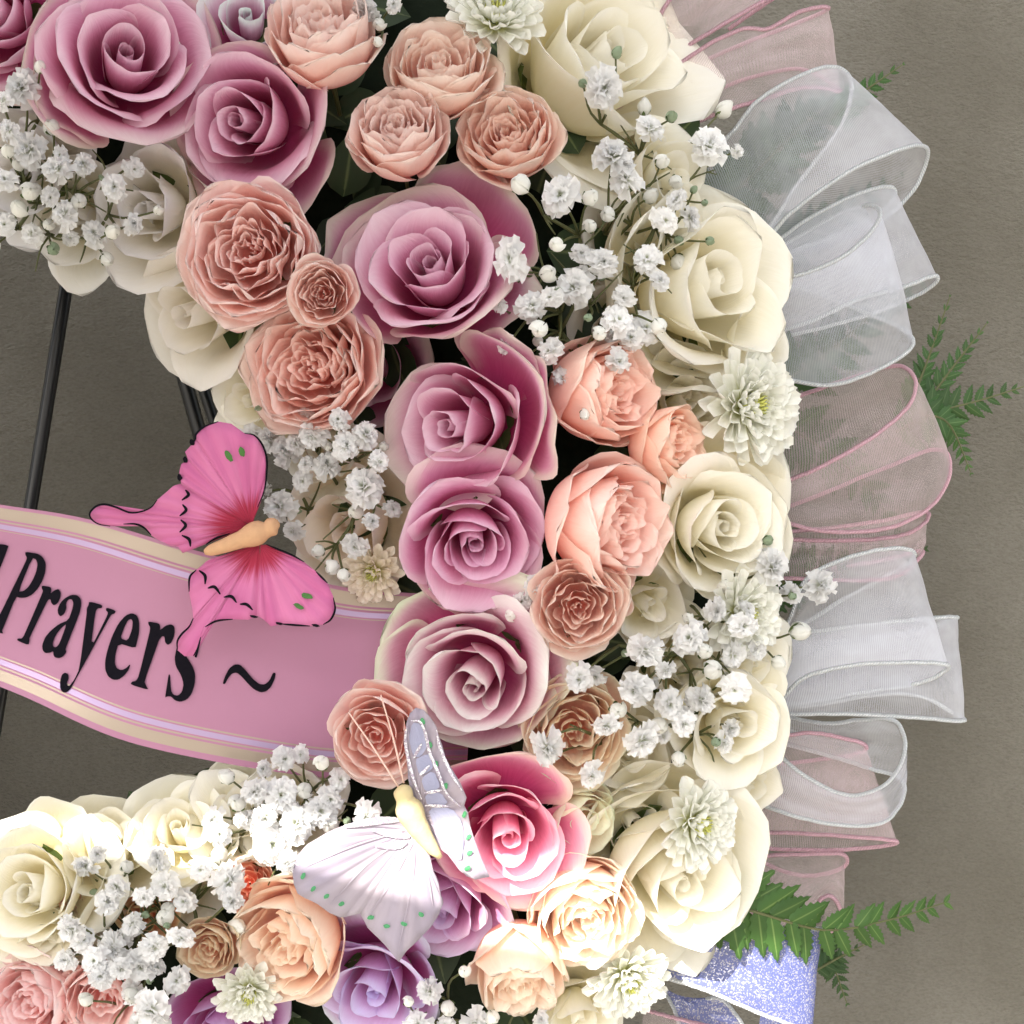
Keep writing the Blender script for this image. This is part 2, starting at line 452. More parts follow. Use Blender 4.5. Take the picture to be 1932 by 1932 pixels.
def build_base():
    V = []; na, nb = 90, 20
    for i in range(na):
        th = 2 * math.pi * i / na
        for j in range(nb):
            ph = 2 * math.pi * j / nb
            rr = 985 + 370 * math.cos(ph) + 10 * math.sin(7 * th + 3 * ph)
            h = -30 + (150 if math.sin(ph) > 0 else 60) * math.sin(ph) + 8 * math.sin(13 * th + ph)
            V.append(tuple(P(CX + rr * math.cos(th), CY + rr * math.sin(th), h)))
    F = []
    for i in range(na):
        for j in range(nb):
            a = i * nb + j; b = i * nb + (j + 1) % nb; c = ((i + 1) % na) * nb + (j + 1) % nb; d = ((i + 1) % na) * nb + j
            F.append((a, b, c, d))
    root = link('wreath_base', mesh_from('wreath_base', V, F, M_FOAM))
    tag(root, 'dark mossy ring form showing in the gaps between the flowers', 'wreath')
    # dark leaves lying on the form
    n, m = 9, 5
    LV = []; LA = []
    for i in range(n):
        t = i / (n - 1)
        wd = 0.36 * math.sin(math.pi * min(1, t ** 0.75)) + 0.005
        for j in range(m):
            s = j / (m - 1) * 2 - 1
            LV.append((s * wd, t, 0.10 * s * s * wd + 0.12 * math.sin(t * 2.6) - 0.08 * t)); LA.append((s * .5 + .5, t, 0, 0))
    leaf_me = mesh_from('leaf', LV, grid_faces(n, m), M_LEAF, LA)
    r = random.Random(3)
    cnt = 0
    while cnt < 150:
        th = r.uniform(-1.25, 1.3); rr = r.uniform(600, 1380)
        u, v = CX + rr * math.cos(th), CY + rr * math.sin(th)
        if not (-60 < u < 1540 and -60 < v < 2000): continue
        x = (rr - 975) / 430
        h = -30 + 150 * math.sqrt(max(0, 1 - min(1, abs(x)) ** 2)) + r.uniform(5, 60)
        fv = Vector((r.uniform(-.6, .6), -1, r.uniform(-.6, .6))).normalized()
        q = fv.to_track_quat('Z', 'Y') @ Quaternion((0, 0, 1), r.uniform(0, 6.28))
        sz = size(r.uniform(90, 160), h)
        g = r.uniform(0.6, 1.5)
        link('leaf', leaf_me, root, Matrix.LocRotScale(P(u, v, h), q, (sz, sz, sz)), (g, g, g * .9))
        cnt += 1
    return leaf_me
LEAF_ME = build_base()

# ------------------------------------------------------------------ easel: black rods behind the wreath
def rod(a, b, r, parent):
    V, F = tube(spline([P(*a), P(*b)], 4), size(r, a[2]), 4)
    o = link('leg', mesh_from('leg', V, F, M_BLACKMETAL, smooth=False), parent)
    bv = o.modifiers.new('round', 'BEVEL'); bv.width = 0.0004; bv.segments = 2
    return o
easel = empty('easel', Matrix.Translation(P(200, 3000, -350)))
inv = easel.matrix_world.inverted()
def rodw(a, b, r):
    pa, pb = inv @ P(*a), inv @ P(*b)
    V, F = tube(spline([pa, pb], 4), size(r, a[2]), 8)
    link('leg', mesh_from('leg', V, F, M_BLACKMETAL), easel)
rodw((172, 250, -260), (-40, 1560, -260), 13)
rodw((255, 380, -300), (480, 1190, -300), 14)
rodw((270, 380, -420), (470, 1000, -420), 11)
rodw((285, 380, -260), (462, 900, -260), 7)
tag(easel, 'black metal easel legs seen through the wreath opening', 'easel')

# ------------------------------------------------------------------ flowers
def sstep(x, a, b):
    t = np.clip((x - a) / (b - a), 0, 1); return t * t * (3 - 2 * t)

def petal_mesh(name, mat, rs, rt, zt, W, lip, tuck, wave, e, q, az, ns=17, nt=13, belly=1.06, tip=0.0, jag=0.01, tilt=0.0, base_r=0.05, zb=0.0, freq=1.0):
    """One petal: a curved sheet on a cup-shaped profile. Returns a mesh in flower space (axis +Z)."""
    s = np.linspace(-1, 1, ns)[:, None] * np.ones((1, nt))
    tl = np.linspace(0, 1, nt)
    t = (0.45 * tl + 0.55 * np.sin(tl * math.pi / 2))[None, :] * np.ones((ns, 1))
    ph = rs.uniform(0, 6.28, 6)
    wf = np.clip(1 - np.clip((t - 0.36) / 0.64, 0, 1) ** 2.2, 0.0, 1) ** 0.55
    rnd_ = float(np.clip((q - 0.05) / 0.35, 0, 1)) * 0.97
    wf = 1 - rnd_ + rnd_ * wf
    se = s * wf                                     # true sideways place on the petal, so the rim stays one smooth curve
    edge_n = (np.sin(se * 5.1 * freq + ph[0]) + 0.7 * np.sin(se * 11.3 * freq + ph[1]) + 0.6 * np.sin(se * 21 * freq + ph[2])) * jag
    te = t * (1 - e * np.abs(se) ** 2.6) + tip * np.exp(-(se / 0.16) ** 2) * t ** 6 + edge_n * t ** 4
    p0 = (base_r, zb); p1 = (rt * 1.10 + 0.05, zb + 0.04 + 0.06 * q); p2 = (rt * belly + 0.02, zb + (zt - zb) * 0.66); p3 = (rt, zt)
    b0, b1, b2, b3 = (1 - te) ** 3, 3 * te * (1 - te) ** 2, 3 * te ** 2 * (1 - te), te ** 3
    r = b0 * p0[0] + b1 * p1[0] + b2 * p2[0] + b3 * p3[0]
    z = b0 * p0[1] + b1 * p1[1] + b2 * p2[1] + b3 * p3[1]
    # the rim rolls outwards: distance in from the rim, over the top and round the sides
    rim = np.maximum(np.clip((t - 0.50) / 0.50, 0, 1), 0.8 * np.clip((np.abs(s) - 0.62) / 0.38, 0, 1) * np.clip(t * 1.6 - 0.3, 0, 1) * rnd_)
    Lf = lip * (1 + 0.35 * np.sin(se * 2.2 + ph[3]))
    r = r + Lf * rim ** 1.9
    z = z - Lf * 0.34 * rim ** 2.8
    r = r * (1 + tuck * se)
    wv = np.sin(se * 3.4 * freq + ph[4]) + 0.6 * np.sin(se * 7.1 * freq + ph[5])
    r = r + wave * wv * t ** 2.0
    z = z + wave * 0.55 * np.sin(se * 4.3 * freq + ph[1]) * t ** 2.2
    r = np.maximum(r, 0.012)
    ang = se * W * (0.78 + 0.22 * np.clip(t * 2, 0, 1))
    x = r * np.cos(ang); y = r * np.sin(ang)
    if tilt:
        ca, sa = math.cos(tilt), math.sin(tilt)
        x, z = x * ca + z * sa, -x * sa + z * ca
    ca, sa = math.cos(az), math.sin(az)
    V = np.stack([x * ca - y * sa, x * sa + y * ca, z], -1).reshape(-1, 3)
    E = np.maximum(sstep(t, 0.66, 1.0), sstep(np.abs(s), 0.78, 1.0) * sstep(t, 0.2, 0.6))
    A = np.stack([s * .5 + .5, t, E, np.full_like(s, q)], -1).reshape(-1, 4)
    return mesh_from(name, V, grid_faces(ns, nt), mat, A)

GA = 2.39996
def frame(u, v, h, fx, fy, R, roll, zs=1.0, back=0.8):
    """Matrix whose +Z looks along the facing; the bloom face (z = back) lands on (u, v, h)."""
    f = Vector((fx, -1, -fy)).normalized()
    q = f.to_track_quat('Z', 'Y') @ Quaternion((0, 0, 1), roll)
    sz = size(R, h)
    return Matrix.LocRotScale(P(u, v, h) - f * (back * sz * zs), q, (sz, sz, sz * zs))

def sepals(root, rs, n, reach, spread, size_=1.0):
    nl, m = 7, 3
    for k in range(n):
        az = 6.283 * k / n + rs.uniform(-.2, .2); V = []; A = []
        for i in range(nl):
            t = i / (nl - 1)
            wd = (0.17 * size_) * math.sin(math.pi * (0.12 + 0.88 * t) ** 0.8) + 0.004
            rr = 0.08 + spread * math.sin(min(1, t * 1.15) * 1.5) + 0.10 * max(0, t - .7)
            z = -0.05 + reach * t
            for j in range(m):
                s = j - 1
                V.append((rr + 0.04 * (1 - abs(s)), s * wd, z)); A.append((s * .5 + .5, t, 0, 0))
        V = np.array(V); ca, sa = math.cos(az), math.sin(az)
        V = np.stack([V[:, 0] * ca - V[:, 1] * sa, V[:, 0] * sa + V[:, 1] * ca, V[:, 2]], -1)
        g = rs.uniform(.8, 1.2)
        link('sepal', mesh_from('sepal', V, grid_faces(nl, m), M_SEPAL, A), root, None, (g, g, g))
    V, F = tube(np.array([[0, 0, -0.55], [0, 0, -0.2], [0, 0, -0.06], [0, 0, 0.05]]), [0.045, 0.05, 0.11, 0.10], 8)
    link('stem', mesh_from('stem', V, F, M_STEM, [(0.2, 0.5, 0, 0)] * len(V)), root)

def hybrid_rose(name, mat, u, v, R, fx=0, fy=0, dh=0, roll=0, seed=0, n=16, color=(1, 1, 1), zs=1.12, guards=(), openness=1.0, label='', cat='rose', group=None, wave=1.0, h=None):
    rs = np.random.RandomState(seed)
    hh = (dome(u, v) if h is None else h) + dh
    root = empty(name, frame(u, v, hh, fx, fy, R, roll, zs))
    tag(root, label, cat, group)
    pw = rs.uniform(1.15, 1.5); deep = rs.uniform(0.0, 0.12); ov = rs.uniform(-.10, .10, 2)
    for k in range(n):
        q = k / (n - 1)
        loose = float(sstep(np.float64(q), 0.25, 0.8))
        rt = (0.06 + 0.89 * q ** pw * (0.75 + 0.25 * openness)) * rs.uniform(1 - .10 * loose, 1 + .10 * loose)
        zt = 0.84 - deep + (0.15 + deep) * math.sin(math.pi * 0.5 * min(1, q / 0.5)) - 0.44 * openness * max(0, (q - 0.45) / 0.55) ** 1.7 + rs.uniform(-.06, .06) * loose
        W = 2.5 - 1.05 * q ** 0.42 + rs.uniform(-.2, .2)
        lip = (0.014 + 0.30 * float(sstep(np.float64(q), 0.08, 0.75))) * rs.uniform(0.5, 1.35)
        tuck = 0.30 * (1 - q) ** 1.5 + 0.06 + rs.uniform(-.05, .08) * loose
        wv = (0.008 + 0.050 * q ** 1.1) * wave * rs.uniform(.6, 1.4)
        e = 0.08 + 0.10 * q
        az = k * GA + rs.uniform(-.25, .25) * (1 + loose)
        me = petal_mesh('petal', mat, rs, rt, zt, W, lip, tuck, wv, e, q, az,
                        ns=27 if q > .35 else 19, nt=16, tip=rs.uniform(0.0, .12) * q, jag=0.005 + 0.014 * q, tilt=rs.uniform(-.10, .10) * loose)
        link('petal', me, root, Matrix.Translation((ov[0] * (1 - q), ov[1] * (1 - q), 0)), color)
    for (az, rt, zt, W, lip) in guards:
        me = petal_mesh('petal', mat, rs, rt, zt, W, lip, 0.03, 0.06 * wave, 0.14, 1.0, az, ns=27, nt=17, tip=0.02, jag=0.018, belly=0.9, freq=1.3)
        link('petal', me, root, None, color)
    sepals(root, rs, 5, 0.35, 0.45, 1.2)
    return root

def spray_rose(name, mat, u, v, R, fx=0, fy=0, dh=0, roll=0, seed=0, n=27, color=(1, 1, 1), zs=1.25, label='', cat='rose', group=None, ruffle=1.0, cup=1.0, guards=(), h=None, sep=(0.55, 0.62)):
    rs = np.random.RandomState(seed + 1000)
    hh = (dome(u, v) if h is None else h) + dh
    root = empty(name, frame(u, v, hh, fx, fy, R, roll, zs, 0.85))
    tag(root, label, cat, group)
    ni = int(n * 0.62)
    cxo, cyo = rs.uniform(-.06, .06, 2)
    for k in range(n):
        q = k / (n - 1)
        if k < ni:                       # the muddled, ruffled heart
            qi = k / (ni - 1)
            rt = 0.07 + 0.62 * qi ** 0.9 + rs.uniform(-.03, .03)
            zt = 0.80 + 0.14 * qi + rs.uniform(-.04, .04)
            W = 1.85 - 0.75 * qi + rs.uniform(-.25, .25)
            me = petal_mesh('petal', mat, rs, rt, zt, W, 0.02 + 0.03 * qi, 0.22 * (1 - qi) + rs.uniform(-.12, .16), (0.030 + 0.045 * qi) * ruffle, 0.10 + 0.1 * qi, q * .6,
                            k * GA + rs.uniform(-.6, .6), ns=21, nt=10, jag=0.022 * ruffle, belly=1.02, freq=1.5, zb=0.36 - 0.3 * qi)
        else:                            # the cup round it
            qo = (k - ni) / (n - 1 - ni)
            rt = 0.70 + 0.22 * qo * (1.15 - 0.15 * cup)
            zt = 0.97 - 0.10 * qo - 0.22 * max(0, qo - .6) / .4
            W = 1.5 - 0.15 * qo
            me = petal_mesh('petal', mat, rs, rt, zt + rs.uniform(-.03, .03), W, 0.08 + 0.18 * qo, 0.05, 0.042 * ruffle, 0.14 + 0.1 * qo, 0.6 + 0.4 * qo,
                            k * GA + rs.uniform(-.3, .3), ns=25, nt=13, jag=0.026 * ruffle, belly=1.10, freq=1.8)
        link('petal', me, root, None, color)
    for (az, rt, zt, W, lip) in guards:
        me = petal_mesh('petal', mat, rs, rt, zt, W, lip, 0.03, 0.06, 0.14, 1.0, az, ns=19, nt=13, tip=0.03, jag=0.02, belly=0.95, freq=1.4)
        link('petal', me, root, None, color)
    if sep: sepals(root, rs, 5, sep[0], sep[1])
    return root

# strap petals of the chrysanthemums: three shapes shared by all
def strap(wd, cup, curl, k):
    n, m = 8, 5; V = []; A = []
    for i in range(n):
        t = i / (n - 1)
        ww = wd * (0.55 + 0.75 * t) * (1 if t < .8 else math.sqrt(max(0.02, 1 - ((t - .8) / .21) ** 2)))
        for j in range(m):
            s = j / (m - 1) * 2 - 1
            V.append((t, s * ww, curl * t * t + cup * (s * s) * ww * (0.4 + t)))
            A.append((s * .5 + .5, t, float(sstep(np.float64(t), .5, 1)), 0.3))
    return mesh_from('petal', V, grid_faces(n, m), M_MUM, A)
STRAPS = [strap(0.15, 0.9, 0.28, 0), strap(0.17, 0.7, 0.18, 1), strap(0.135, 1.1, 0.36, 2)]

def mum(u, v, R, fx, fy, dh, seed, label, color=(1, 1, 1), n=95, h=None, core=(1.0, 1.0, 0.75)):
    rs = np.random.RandomState(seed + 300)
    hh = (dome(u, v) if h is None else h) + dh
    root = empty('chrysanthemum', frame(u, v, hh, fx, fy, R, rs.uniform(0, 6), 1.0, 0.45))
    tag(root, label, 'chrysanthemum', 'white chrysanthemums in the wreath')
    for k in range(n):
        q = k / (n - 1)
        el = math.radians(70 - 80 * q ** 0.85 + rs.uniform(-5, 5))      # elevation of the petal over the face plane
        az = k * GA + rs.uniform(-.1, .1)
        ln = 0.34 + 0.52 * q ** 0.7 + rs.uniform(-.05, .05)
        br = 0.14 + 0.06 * q
        q1 = Quaternion((0, 0, 1), az) @ Quaternion((0, 1, 0), -el) @ Quaternion((1, 0, 0), rs.uniform(-.3, .3))
        loc = Vector((br * math.cos(az) * math.cos(el * .6), br * math.sin(az) * math.cos(el * .6), 0.05 + 0.12 * (1 - q)))
        link('petal', STRAPS[k % 3], root, Matrix.LocRotScale(loc, q1, (ln, ln * 1.05, ln)), color)
    # yellow-green heart of unopened florets
    ac = Acc(); m = 46
    for k in range(m):
        q = math.sqrt(k / m); az = k * GA; rr = 0.25 * q
        c = np.array([rr * math.cos(az), rr * math.sin(az), 0.47 - 0.10 * q * q])
        top = c + np.array([math.cos(az) * .02, math.sin(az) * .02, 0.07])
        Vt, Ft = tube(np.array([c - [0, 0, .15], c, top]), [0.022, 0.026, 0.010], 5)
        ac.add(Vt, Ft, [(0.5, 0.08, 0.0, 0)] * len(Vt))
    link('center', mesh_from('center', ac.V, ac.F, M_MUM, ac.A), root, None, core)
    return root

LV, PP, WW = 'lavender_rose', 'spray_rose', 'cream_rose'
# --- lavender roses
hybrid_rose(LV, M_LAV, -18, 20, 135, -.1, 0, -30, 0.4, 11, label='lavender rose cut off by the top left corner of the picture', group='lavender roses')
hybrid_rose(LV, M_LAV, 248, 86, 165, .32, -.22, 10, 0.9, 12, n=15, guards=[(2.6, 1.02, .45, 1.0, .16)], label='large open lavender rose nearest the top left corner above the baby\'s breath', group='lavender roses')
hybrid_rose(LV, M_LAV, 460, 224, 166, -.28, .10, 0, 2.2, 13, n=15, guards=[(0.5, 1.05, .42, .9, .14)], openness=.85, label='open lavender rose between the top left rose and the ruffled peach rose', group='lavender roses')
hybrid_rose(LV, M_LAV, 792, 492, 160, -.18, -.36, 35, 1.1, 14, n=17, guards=[(-0.1, 1.42, .55, .85, .18), (1.5, 1.40, .40, .8, .12), (-1.2, 1.05, .40, .9, .2)], openness=.75, label='round lavender rose with two wide open outer petals at the centre top', group='lavender roses')
hybrid_rose(LV, M_LAV, 850, 798, 152, -.62, .10, 70, 0.2, 15, n=14, guards=[(-0.2, 1.15, .5, .8, .22), (0.9, 1.1, .45, .8, .18)], openness=.65, label='lavender rose turned to the left with wavy greenish petal edges, below the round one', group='lavender roses', wave=1.5, zs=1.1)
hybrid_rose(LV, M_LAV, 893, 1040, 136, .08, .42, 55, 2.9, 16, n=17, guards=[(1.9, 1.1, .4, .9, .14)], label='deep lavender rose just above the pale pink one, its spiral tight', group='lavender roses', color=(1.0, .95, 1.02))
hybrid_rose(LV, M_LAV, 887, 1286, 158, -.22, .26, 15, 0.7, 17, n=15, guards=[(2.6, 1.12, .5, .8, .14)], label='pale pink rose where the pink sash ends', group='lavender roses', color=(1.08, 1.42, 1.18))
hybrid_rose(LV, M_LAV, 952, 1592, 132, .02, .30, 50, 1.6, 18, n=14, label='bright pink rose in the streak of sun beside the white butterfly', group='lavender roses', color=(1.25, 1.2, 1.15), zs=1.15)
hybrid_rose(LV, M_LAV, 830, 1725, 125, -.25, .55, -25, 0.3, 19, n=13, label='mauve rose half hidden under the lower wing of the white butterfly', group='lavender roses', color=(1.0, 1.15, 1.25))
hybrid_rose(LV, M_LAV, 700, 1885, 122, -.2, .45, -10, 0.3, 20, n=13, label='dusky mauve rose at the bottom edge below the white butterfly', group='lavender roses', color=(.85, 1.05, 1.25))
hybrid_rose(LV, M_LAV, 420, 1950, 100, 0, .5, -50, 0.3, 21, n=10, label='purple rose peeping at the bottom edge beside a white chrysanthemum', group='lavender roses', color=(.75, .7, 1.0))
hybrid_rose(LV, M_LAV, 470, 30, 105, .1, -.3, -60, 0.3, 22, n=10, label='dull pink rose behind the two lavender roses at the top', group='lavender roses', color=(1.0, 1.5, 1.25))
hybrid_rose(LV, M_LAV, 690, 700, 100, -.2, .2, -110, 0.3, 23, n=9, label='shaded lavender rose deep between the two ruffled peach roses', group='lavender roses')

# --- peach spray roses
G = 'peach spray roses'
spray_rose(PP, M_PEACH, 598, 25, 102, -.12, -.75, 35, 0.0, 31, zs=1.7, label='tall peach spray rose at the top edge seen from its side', group=G)
spray_rose(PP, M_PEACH, 832, 104, 101, .06, -.55, 25, 1.0, 32, zs=1.45, n=25, ruffle=.8, label='peach spray rose at the top beside the white chrysanthemum', group=G, color=(1, 1.02, .98))
spray_rose(PP, M_PEACH, 748, 225, 88, -.05, -.5, 45, 2.0, 33, zs=1.75, n=30, label='peach spray rose bud standing right above the round lavender rose', group=G)
spray_rose(PP, M_PEACH, 955, 240, 91, -.14, -.32, 25, 2.5, 34, zs=1.4, label='tan peach spray rose between a bud and the big cream rose', group=G, color=(1.0, .97, .92), guards=[(-0.4, 1.15, .7, .8, .1)])
spray_rose(PP, M_PEACH, 462, 470, 124, -.1, .02, 95, 0.6, 35, n=36, ruffle=1.35, zs=1.05, label='big ruffled peach rose under the second lavender rose', group=G, color=(1.02, .98, 1.0), cup=.8)
spray_rose(PP, M_PEACH, 606, 553, 60, .0, .12, 110, 0.2, 36, zs=1.4, label='small peach rosebud squeezed between two ruffled peach roses', group=G, guards=[(1.8, 1.1, .85, .8, .15)])
spray_rose(PP, M_PEACH, 578, 692, 120, -.28, .02, 70, 0.1, 37, n=36, ruffle=1.35, zs=1.1, label='ruffled peach rose on the inner rim above the baby\'s breath', group=G, color=(1.03, .97, .96))
spray_rose(PP, M_PEACH, 1180, 733, 101, 1.05, -.06, 50, 0.1, 38, n=25, zs=1.95, label='peach spray rose turned right under the baby\'s breath', group=G, color=(1.08, 1.0, .95))
spray_rose(PP, M_PEACH, 1288, 836, 79, 1.1, .02, 20, 0.9, 39, n=21, zs=1.6, label='small peach spray rose beside the white chrysanthemum with a yellow heart', group=G, color=(1.08, 1.02, .93))
spray_rose(PP, M_PEACH, 1188, 990, 120, 1.0, .06, 75, 1.9, 40, n=26, zs=1.7, label='large peach spray rose facing right beside the cream rose', group=G, color=(1.06, 1.0, .98))
spray_rose(PP, M_PEACH, 1092, 1148, 86, .0, .08, 80, 1.9, 41, n=23, zs=1.3, label='dusky tan spray rose right of the deep lavender rose', group=G, color=(.95, .94, .90), guards=[(-1.4, 1.2, .75, .8, .1)])
spray_rose(PP, M_PEACH, 705, 1392, 88, -.05, .0, 75, 2.9, 42, n=21, zs=1.4, ruffle=.7, label='peach rose behind the antennae of the white butterfly', group=G, guards=[(-1.6, 1.1, .75, .9, .1)])
spray_rose(PP, M_PEACH, 1085, 1385, 98, .05, .05, 10, 2.1, 43, n=23, zs=1.3, label='tan spray rose half covered by hanging baby\'s breath', group=G, color=(.98, 1.05, .90), guards=[(-1.2, 1.2, .6, .9, .1)])
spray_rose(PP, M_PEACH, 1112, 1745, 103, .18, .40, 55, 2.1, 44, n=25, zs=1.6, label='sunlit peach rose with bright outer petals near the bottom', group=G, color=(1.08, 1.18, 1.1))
spray_rose(PP, M_PEACH, 985, 1872, 90, .12, .95, 40, 1.1, 45, n=21, zs=1.9, label='peach rosebud with a red and green sepal at the bottom', group=G, color=(1.05, 1.1, 1.0))
spray_rose(PP, M_PEACH, 525, 1798, 112, -.45, .28, 35, 1.4, 46, n=23, zs=1.5, ruffle=1.1, label='large peach rose at the bottom with fluted pinkish heart', group=G, color=(1.05, 1.1, 1.0), guards=[(0.2, 1.1, .75, .9, .2)])
spray_rose(PP, M_PEACH, 390, 1795, 56, -.1, .1, 25, 1.4, 47, n=20, zs=1.2, label='tiny tan rosebud right of the lowest baby\'s breath', group=G, color=(.88, .9, .72))
spray_rose(PP, M_PEACH, 192, 1892, 77, .1, .15, 15, 1.4, 48, n=23, zs=1.3, label='pink spray rose under the lowest baby\'s breath', group=G, color=(1.05, 1.05, 1.1))
spray_rose(PP, M_PEACH, 45, 1900, 88, -.25, .05, 10, 1.4, 49, n=23, zs=1.4, label='pink spray rose in the bottom left corner', group=G, color=(1.0, .98, 1.05))
spray_rose(PP, M_PEACH, 158, 1692, 49, 0, -.1, -20, 1.4, 50, n=18, zs=1.2, label='coral rosebud behind the left of the lower baby\'s breath', group=G, color=(1.0, .8, .75))
spray_rose(PP, M_PEACH, 470, 1668, 49, .1, -.2, -20, 1.4, 51, n=18, zs=1.2, label='coral rosebud left of the white butterfly wing', group=G, color=(1.05, .9, .75))
spray_rose(PP, M_PEACH, 1108, 1555, 71, .5, .2, -10, .4, 52, n=14, zs=1.5, ruffle=.6, label='folded beige rosebud right of the bright pink rose', group=G, color=(1.0, 1.25, 1.1))
spray_rose(PP, M_PEACH, 280, 1735, 54, .1, .1, -40, .4, 53, n=15, zs=1.2, label='apricot rosebud deep among the lower baby\'s breath', group=G, color=(1.0, .95, .65))

# --- cream roses
G = 'cream roses'
hybrid_rose(WW, M_CREAM, 1165, 95, 220, .62, -.30, 25, 2.8, 61, n=17, guards=[(2.6, 1.05, .6, 1.2, .1), (4.0, 1.0, .55, 1.2, .1), (1.2, 1.0, .5, 1.0, .12)], label='huge cream rose at the top turned towards the ribbons', group=G, wave=1.6, zs=1.25)
hybrid_rose(WW, M_CREAM, 1362, 535, 190, .66, -.08, 45, 1.3, 62, n=14, guards=[(3.2, 1.08, .6, 1.1, .12), (2.0, 1.05, .6, 1.0, .12)], label='cream rose with torn right edge behind the baby\'s breath', group=G, wave=2.0, zs=1.3)
hybrid_rose(WW, M_CREAM, 1380, 990, 150, .42, .08, 30, 0.5, 63, n=17, guards=[(0.6, 1.1, .55, .9, .16)], label='cream rose beside the pink ribbon loop, its spiral half open', group=G, wave=1.2)
hybrid_rose(WW, M_CREAM, 1395, 1372, 122, .35, .05, 40, 0.5, 64, n=12, label='small cream rose behind the hanging baby\'s breath at the right rim', group=G, wave=1.8)
hybrid_rose(WW, M_CREAM, 1288, 1660, 188, .32, .22, 55, 0.5, 65, n=14, guards=[(2.8, 1.05, .6, 1.1, .12), (4.5, 1.05, .5, 1.1, .12), (1.4, 1.0, .5, 1.0, .1)], label='big cream rose under the streak of sun at the lower right', group=G, wave=2.0, zs=1.15)
hybrid_rose(WW, M_CREAM, 350, 590, 148, -.75, .35, 10, 0.5, 66, n=11, label='beige cream rose on the inner rim above the easel legs', group=G, color=(.92, .9, .92), wave=1.6, zs=1.1, guards=[(0.2, 1.1, .4, 1.1, .1)])
hybrid_rose(WW, M_CREAM, 462, 752, 99, -.7, .2, 10, 0.5, 67, n=11, label='cream rose with ragged edge right above the pink butterfly', group=G, wave=2.0)
hybrid_rose(WW, M_CREAM, 45, 1672, 138, -.2, -.25, 60, 0.5, 68, n=16, label='cream rose at the left edge in the streak of sun', group=G, wave=1.4, guards=[(0.6, 1.1, .5, 1.0, .12)])
hybrid_rose(WW, M_CREAM, 205, 1590, 97, .15, -.7, 40, 0.5, 69, n=12, label='cream rose with pointed petals on the lower inner rim', group=G, wave=1.8, zs=1.2)
hybrid_rose(WW, M_CREAM, 335, 1562, 105, .05, -.6, 30, 0.5, 70, n=12, label='cream rose on the lower inner rim left of the baby\'s breath', group=G, wave=1.8, zs=1.2)
hybrid_rose(WW, M_CREAM, 95, 1800, 99, .0, .2, -10, 0.5, 71, n=11, label='shaded cream rose above the pink rose of the bottom left corner', group=G, wave=1.8)
hybrid_rose(WW, M_CREAM, 640, 985, 130, -.35, .1, -40, 0.5, 72, n=9, label='beige cream rose behind the baby\'s breath right of the pink butterfly', group=G, color=(.98, .9, .9), wave=1.4)
hybrid_rose(WW, M_CREAM, 270, 395, 132, -.35, .15, -30, 0.5, 73, n=12, label='greyish white rose behind the baby\'s breath at upper left', group=G, color=(.92, .92, 1.0), wave=2.6)
hybrid_rose(WW, M_CREAM, 1090, 1930, 94, .1, .5, -40, 0.5, 74, n=9, label='cream rose at the bottom edge below the peach buds', group=G, wave=1.6)
hybrid_rose(WW, M_CREAM, 1225, 1150, 99, .3, .2, -60, 0.5, 75, n=9, label='cream rose deep under the baby\'s breath stems at the right', group=G, wave=1.6)
hybrid_rose(WW, M_CREAM, 1275, 320, 94, .7, -.2, 5, 0.5, 76, n=9, label='cream rose between the huge one and the torn one', group=G, wave=1.8)
hybrid_rose(WW, M_CREAM, 450, 1520, 94, .1, -.6, -10, 0.5, 77, n=9, label='cream rose under the baby\'s breath below the sash', group=G, wave=1.6)
hybrid_rose(WW, M_CREAM, 1200, 1560, 100, .3, .2, -75, 0.5, 78, n=9, label='plain cream rose below the lowest hanging baby\'s breath', group=G, wave=1.2)
hybrid_rose(WW, M_CREAM, 590, 840, 94, -.5, .2, -40, 0.5, 79, n=8, label='shaded cream rose below the ruffled peach rose of the inner rim', group=G, wave=1.2)
hybrid_rose(WW, M_CREAM, 40, 330, 116, -.2, .3, -50, 0.5, 80, n=9, label='shaded white rose behind the baby\'s breath at the left edge', group=G, color=(.85, .85, .95), wave=2.0)

hybrid_rose(WW, M_CREAM, 1205, 455, 105, .2, .0, -95, 0.5, 81, n=9, label='shaded cream rose behind the large spray of baby\'s breath', group=G, wave=1.8)
hybrid_rose(WW, M_CREAM, 1175, 615, 92, .2, .1, -105, 0.5, 82, n=9, label='shaded cream rose above the peach rose turned right', group=G, wave=1.8)
hybrid_rose(WW, M_CREAM, 1290, 1270, 110, .3, .1, -70, 0.5, 83, n=9, label='cream rose behind the hanging baby\'s breath', group=G, wave=1.8)
hybrid_rose(WW, M_CREAM, 1190, 1425, 100, .2, .1, -60, 0.5, 84, n=9, label='cream rose under the lowest tips of baby\'s breath', group=G, wave=1.8)
hybrid_rose(WW, M_CREAM, 540, 1520, 100, .0, -.3, -40, 0.5, 85, n=9, label='cream rose behind the sunlit baby\'s breath', group=G, wave=1.8)
hybrid_rose(WW, M_CREAM, 290, 1660, 110, .0, -.1, -60, 0.5, 86, n=9, label='cream rose behind the broad lower spray of baby\'s breath', group=G, wave=1.8)
hybrid_rose(WW, M_CREAM, 130, 430, 110, -.2, .4, -60, 0.5, 87, n=9, label='shaded cream rose under the upper left baby\'s breath', group=G, color=(.9, .9, .95), wave=1.8)
hybrid_rose(WW, M_CREAM, 1440, 655, 80, .8, -.1, -10, 0.5, 88, n=9, label='cream rose above the white chrysanthemum with the yellow green heart', group=G, wave=2.0)
